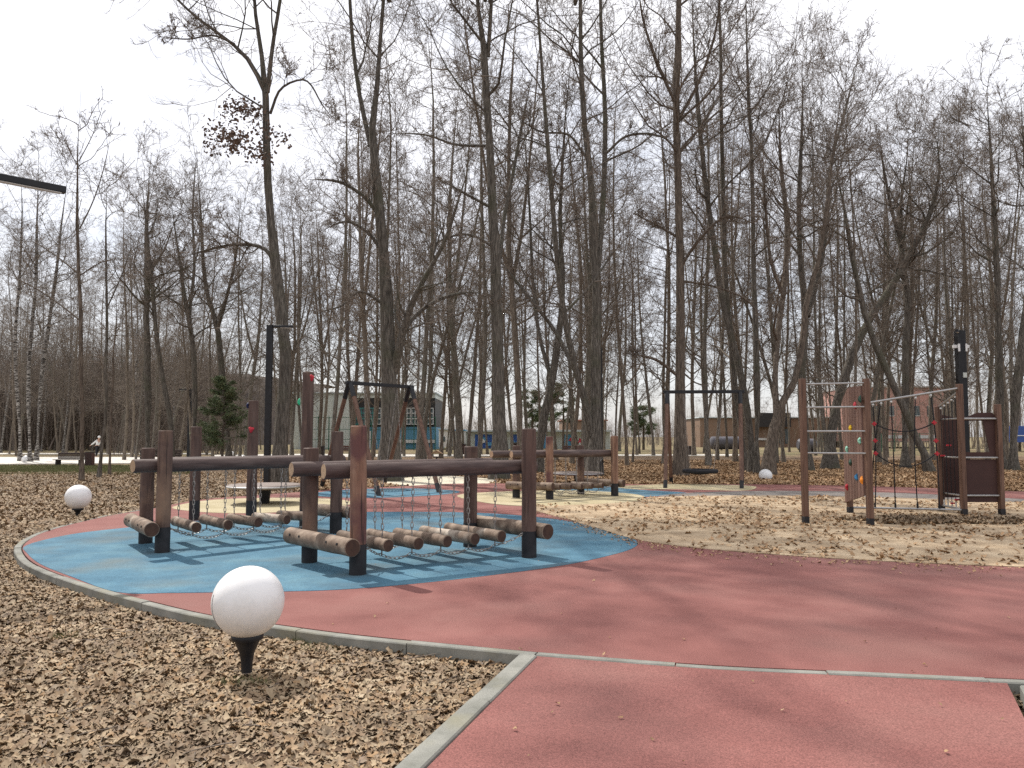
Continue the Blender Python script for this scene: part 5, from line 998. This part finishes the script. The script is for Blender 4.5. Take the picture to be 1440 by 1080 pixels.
for k in range(7):
    x0 = 499 + k * 16; fr = bx(MB(), x0, x0 + 14.5, 574, 597, 94.2, .1, .12).build('window', M['glass'], t); mb = MB()
    for q in (0, .33, .66, 1): bx(mb, x0 + 14 * q - .4, x0 + 14 * q + .7, 574, 597, 94, .1, .06)
    for q in (574, 581, 589, 596.5): bx(mb, x0, x0 + 14.7, q - .5, q + .6, 94, .1, .1)
    mb.build('window_frame', M['tealfr' if k < 2 else 'offwhite'], fr)
bx(MB(), 492, 496.8, 576, 597, 93.9, .15).build('teal_column', M['tealfr'], t); bx(MB(), 560, 612, 618.5, 623, 94, .12, .05).build('white_band', M['offwhite'], t); bx(MB(), 519.5, 522, 606, 632, 94, .12, .06).build('door_frame', M['offwhite'], t)
for k, x0 in enumerate((421, 445, 468)): bx(MB(), x0, x0 + .7, 555, 633, 93.95, .08).build('joint', M['lowroof'], t)
t = bld('kiosk', 628, 90, 'small white kiosk with a dark hatch, right of the A-frame swing', 'kiosk'); bx(MB(), 617, 634, 605, 629, 90, 3).build('wall', M['white'], t); bx(MB(), 621, 626, 614, 621, 90, .1, .06).build('hatch', M['glass'], t); bx(MB(), 616, 635, 603, 604.8, 89.8, 3.4).build('roof', M['lowroof'], t)
t = bld('kiosk', 645, 91, 'white kiosk with blue trim, between trunks above the litter bin', 'kiosk'); bx(MB(), 636, 653, 606, 629, 91.5, 3).build('wall', M['offwhite'], t); bx(MB(), 635, 654, 604, 605.8, 91.2, 3.4).build('roof', M['muralcyan'], t); bx(MB(), 640, 645, 611, 628, 91.5, .1, .06).build('door', M['palegrey'], t)
t = bld('mural_building', 760, 96, 'long low building with grey roof and a blue, red and white mural, behind the pines')
bx(MB(), 655, 858, 607.5, 634, 96, 8).build('wall', M['palegrey'], t); bx(MB(), 652, 860, 604.6, 607.2, 95.2, 9.6).build('roof', M['lowroof'], t)
for x0, x1, c in ((668, 692, 'muralblue'), (720, 733, 'muralblue'), (758, 768, 'muralcyan'), (793, 806, 'muralcyan'), (820, 836, 'muralblue')): bx(MB(), x0, x1, 611, 630, 96, .1, .06).build('mural_panel', M[c], t)
rng = np.random.default_rng(3)
for (x0, x1, y0, y1, cols) in ((800, 822, 614, 628, ('muralred', 'hred', 'white', 'pinkwall', 'muralred')), (721, 732, 615, 628, ('muralcyan', 'white', 'muralred')), (670, 690, 614, 628, ('muralcyan', 'white', 'muralcyan')), (820, 835, 612, 626, ('muralcyan', 'white', 'muralcyan'))):
    for c in cols:
        cx, cy = rng.uniform(x0 + 2, x1 - 2), rng.uniform(y0 + 2, y1 - 2); q = A(cx, cy, 95.9 - rng.uniform(.02, .1)); n = 9; mb = MB()
        r_ = rng.uniform(.18, .5, n); a = np.linspace(0, 2 * PI, n, endpoint=False); vs = [(q[0] + r_[i] * math.cos(a[i]), q[1], q[2] + r_[i] * math.sin(a[i]) * .8) for i in range(n)] + [(q[0] + r_[i] * math.cos(a[i]), q[1] + .02, q[2] + r_[i] * math.sin(a[i]) * .8) for i in range(n)]
        mb.add(vs, [tuple(range(n)), tuple(range(n, 2 * n))[::-1]] + [(i, (i + 1) % n, n + (i + 1) % n, n + i) for i in range(n)]); mb.build('mural_shape', M[c], t, 20)
t = bld('brown_building', 820, 118, 'low brown building rising behind the mural wall'); bx(MB(), 791, 853, 592, 630, 118, 8).build('wall', M['brownwall'], t); bx(MB(), 789, 855, 590, 591.8, 117.7, 9).build('roof', M['brick'], t); bx(MB(), 826, 835, 586, 589.8, 120, 1).build('chimney', M['brick'], t)
t = bld('brown_building', 1040, 112, 'long brown brick building with a dark sign band, behind the side-on swing'); bx(MB(), 985, 1182, 588, 632, 112, 10).build('wall', M['brownwall'], t); bx(MB(), 983, 1184, 586, 587.8, 111.7, 11).build('roof', M['lowroof'], t)
bx(MB(), 1066, 1112, 580.5, 600.5, 111, .9).build('dark_band', M['darkbox'], t)
for x0 in (1096, 1104, 1150): bx(MB(), x0, x0 + 6, 603, 624, 112, .1, .06).build('window', M['glass'], t)
bx(MB(), 1062, 1082, 616, 619, 111.8, .1, .0).build('white_sill', M['offwhite'], t)
t = bld('brick_building', 1278, 104, 'pink brick building with pale stripes, seen through the rope net'); bx(MB(), 1206, 1338, 545, 622, 104, 12).build('wall', M['brickm'], t)
bx(MB(), 1204, 1340, 542.5, 544.8, 103.7, 13).build('roof', M['offwhite'], t); bx(MB(), 1206.3, 1338, 612, 616.5, 104, .1, .06).build('pale_stripe', M['offwhite'], t)
for k in range(7):
    x0 = 1214 + k * 18; f = bx(MB(), x0, x0 + 7, 571, 584, 104, .1, .06).build('window', M['glass'], t); bx(MB(), x0 - .5, x0 + 7.5, 584.3, 585.5, 104, .16, .1).build('window_sill', M['offwhite'], f)
t = bld('blue_container', 1450, 80, 'blue container half cut off at the right edge behind the trunks', 'container'); bx(MB(), 1424, 1475, 599, 622, 80, 2.4).build('body', M['signblue'], t); bx(MB(), 1424, 1475, 612, 613.2, 80, .1, .05).build('stripe', M['white'], t)
def tank(x0, x1, y0, y1, Y, label):
    a = A(x0, y1, Y); b = A(x1, y0, Y); r = (b[2] - a[2]) / 2; c = (a[2] + b[2]) / 2; t = empty('storage_tank', ((a[0] + b[0]) / 2, Y, 0), label, 'tank', 'dark horizontal tanks')
    MB().tube([(a[0], Y, c), (a[0] + .15, Y, c), (b[0] - .15, Y, c), (b[0], Y, c)], [r * .7, r, r, r * .7], 24).build('shell', M['tank'], t)
    for u in (.2, .8): MB().box((a[0] + (b[0] - a[0]) * u, Y, (c - r) / 2 + .05), (.2, r * 1.4, c - r + .35)).build('saddle', M['darkbox'], t)
M['tank'] = plain('dark_grey_tank', (.10, .095, .11), .45)
tank(999, 1042, 614, 632, 84, 'dark horizontal tank beneath the bar of the side-on swing'); tank(1122, 1147, 617, 634, 76, 'dark rounded tank behind the left post of the ladder')
# mesh fence before the hall
t = empty('mesh_fence', (A(500, 630, 86)[0], 86, 0), 'tall green mesh fence in front of the grey-green hall', 'fence'); mb = MB(); xs = [A(x, 630, 86)[0] for x in range(432, 616, 15)]
for x in xs: MB().tube([(x, 86, -.05), (x, 86, 3.7)], .05, 8).build('post', M['greenfence'], t)
for z in (.2, 1.2, 2.3, 3.6): mb.tube([(xs[0], 86, z), (xs[-1], 86, z)], .03, 6)
for k in range(int((xs[-1] - xs[0]) / .3)): mb.tube([(xs[0] + .3 * k, 86, .1), (xs[0] + .3 * k, 86, 3.6)], .009, 3, False)
mb.build('mesh', M['greenfence'], t)
t = empty('mesh_fence', (A(1260, 636, 78)[0], 78, 0), 'low green mesh fence seen through the rope net', 'fence'); mb = MB(); xs = [A(x, 630, 78)[0] for x in range(1150, 1345, 18)]
for x in xs: MB().tube([(x, 78, -.05), (x, 78, 1.85)], .04, 8).build('post', M['greenfence'], t)
for z in (.15, 1.0, 1.8): mb.tube([(xs[0], 78, z), (xs[-1], 78, z)], .022, 6)
for k in range(int((xs[-1] - xs[0]) / .25)): mb.tube([(xs[0] + .25 * k, 78, .1), (xs[0] + .25 * k, 78, 1.8)], .007, 3, False)
mb.build('mesh', M['greenfence'], t)
# ------------------------------------------------------------------ daylight
AZ = math.atan2(-.66, .75); EL = math.radians(52)
w = bpy.data.worlds.new('World'); SC.world = w; w.use_nodes = True; N = w.node_tree.nodes; L = w.node_tree.links; bg = N['Background']
sky = N.new('ShaderNodeTexSky'); sky.sky_type = 'NISHITA'; sky.sun_disc = False; sky.sun_elevation = EL; sky.sun_rotation = AZ; sky.air_density = 1.0; sky.dust_density = 2.0
tc = N.new('ShaderNodeTexCoord'); mp = N.new('ShaderNodeMapping'); mp.inputs['Scale'].default_value = (1, 1, 2.4); L.new(tc.outputs['Generated'], mp.inputs[0])
no = N.new('ShaderNodeTexNoise'); no.inputs['Scale'].default_value = 3.2; no.inputs['Detail'].default_value = 7; no.inputs['Roughness'].default_value = .58; L.new(mp.outputs[0], no.inputs[0])
r = N.new('ShaderNodeValToRGB'); r.color_ramp.elements[0].position = .33; r.color_ramp.elements[0].color = (.62,) * 3 + (1,); r.color_ramp.elements[1].position = .50; r.color_ramp.elements[1].color = (1, 1, 1, 1); L.new(no.outputs[0], r.inputs[0])
sx = N.new('ShaderNodeSeparateXYZ'); L.new(tc.outputs['Generated'], sx.inputs[0]); mr = N.new('ShaderNodeMapRange'); mr.inputs[1].default_value = .0; mr.inputs[2].default_value = .5; mr.inputs[3].default_value = .45; L.new(sx.outputs['Z'], mr.inputs[0])
mm = N.new('ShaderNodeMath'); mm.operation = 'MULTIPLY'; L.new(r.outputs[0], mm.inputs[0]); L.new(mr.outputs[0], mm.inputs[1])
mx = N.new('ShaderNodeMix'); mx.data_type = 'RGBA'; L.new(mm.outputs[0], mx.inputs[0]); L.new(sky.outputs[0], mx.inputs[6]); mx.inputs[7].default_value = (12.0, 12.0, 12.5, 1)
L.new(mx.outputs[2], bg.inputs[0]); bg.inputs[1].default_value = .1
sd = bpy.data.lights.new('sun', 'SUN'); so = bpy.data.objects.new('sun', sd); COL.objects.link(so); sd.energy = 4.8; sd.angle = math.radians(.6); sd.color = (1, .95, .87)
S = Vector((math.sin(AZ) * math.cos(EL), math.cos(AZ) * math.cos(EL), math.sin(EL))); so.rotation_euler = S.to_track_quat('Z', 'Y').to_euler(); so.location = (-20, 20, 30)
SC.view_settings.view_transform = 'Standard'; SC.view_settings.look = 'None'; SC.view_settings.gamma = 1; SC.view_settings.exposure = .1
SC.cycles.use_denoising = False; SC.cycles.max_bounces = 5; SC.cycles.diffuse_bounces = 3; SC.cycles.glossy_bounces = 2; SC.cycles.transmission_bounces = 2; SC.cycles.use_adaptive_sampling = True
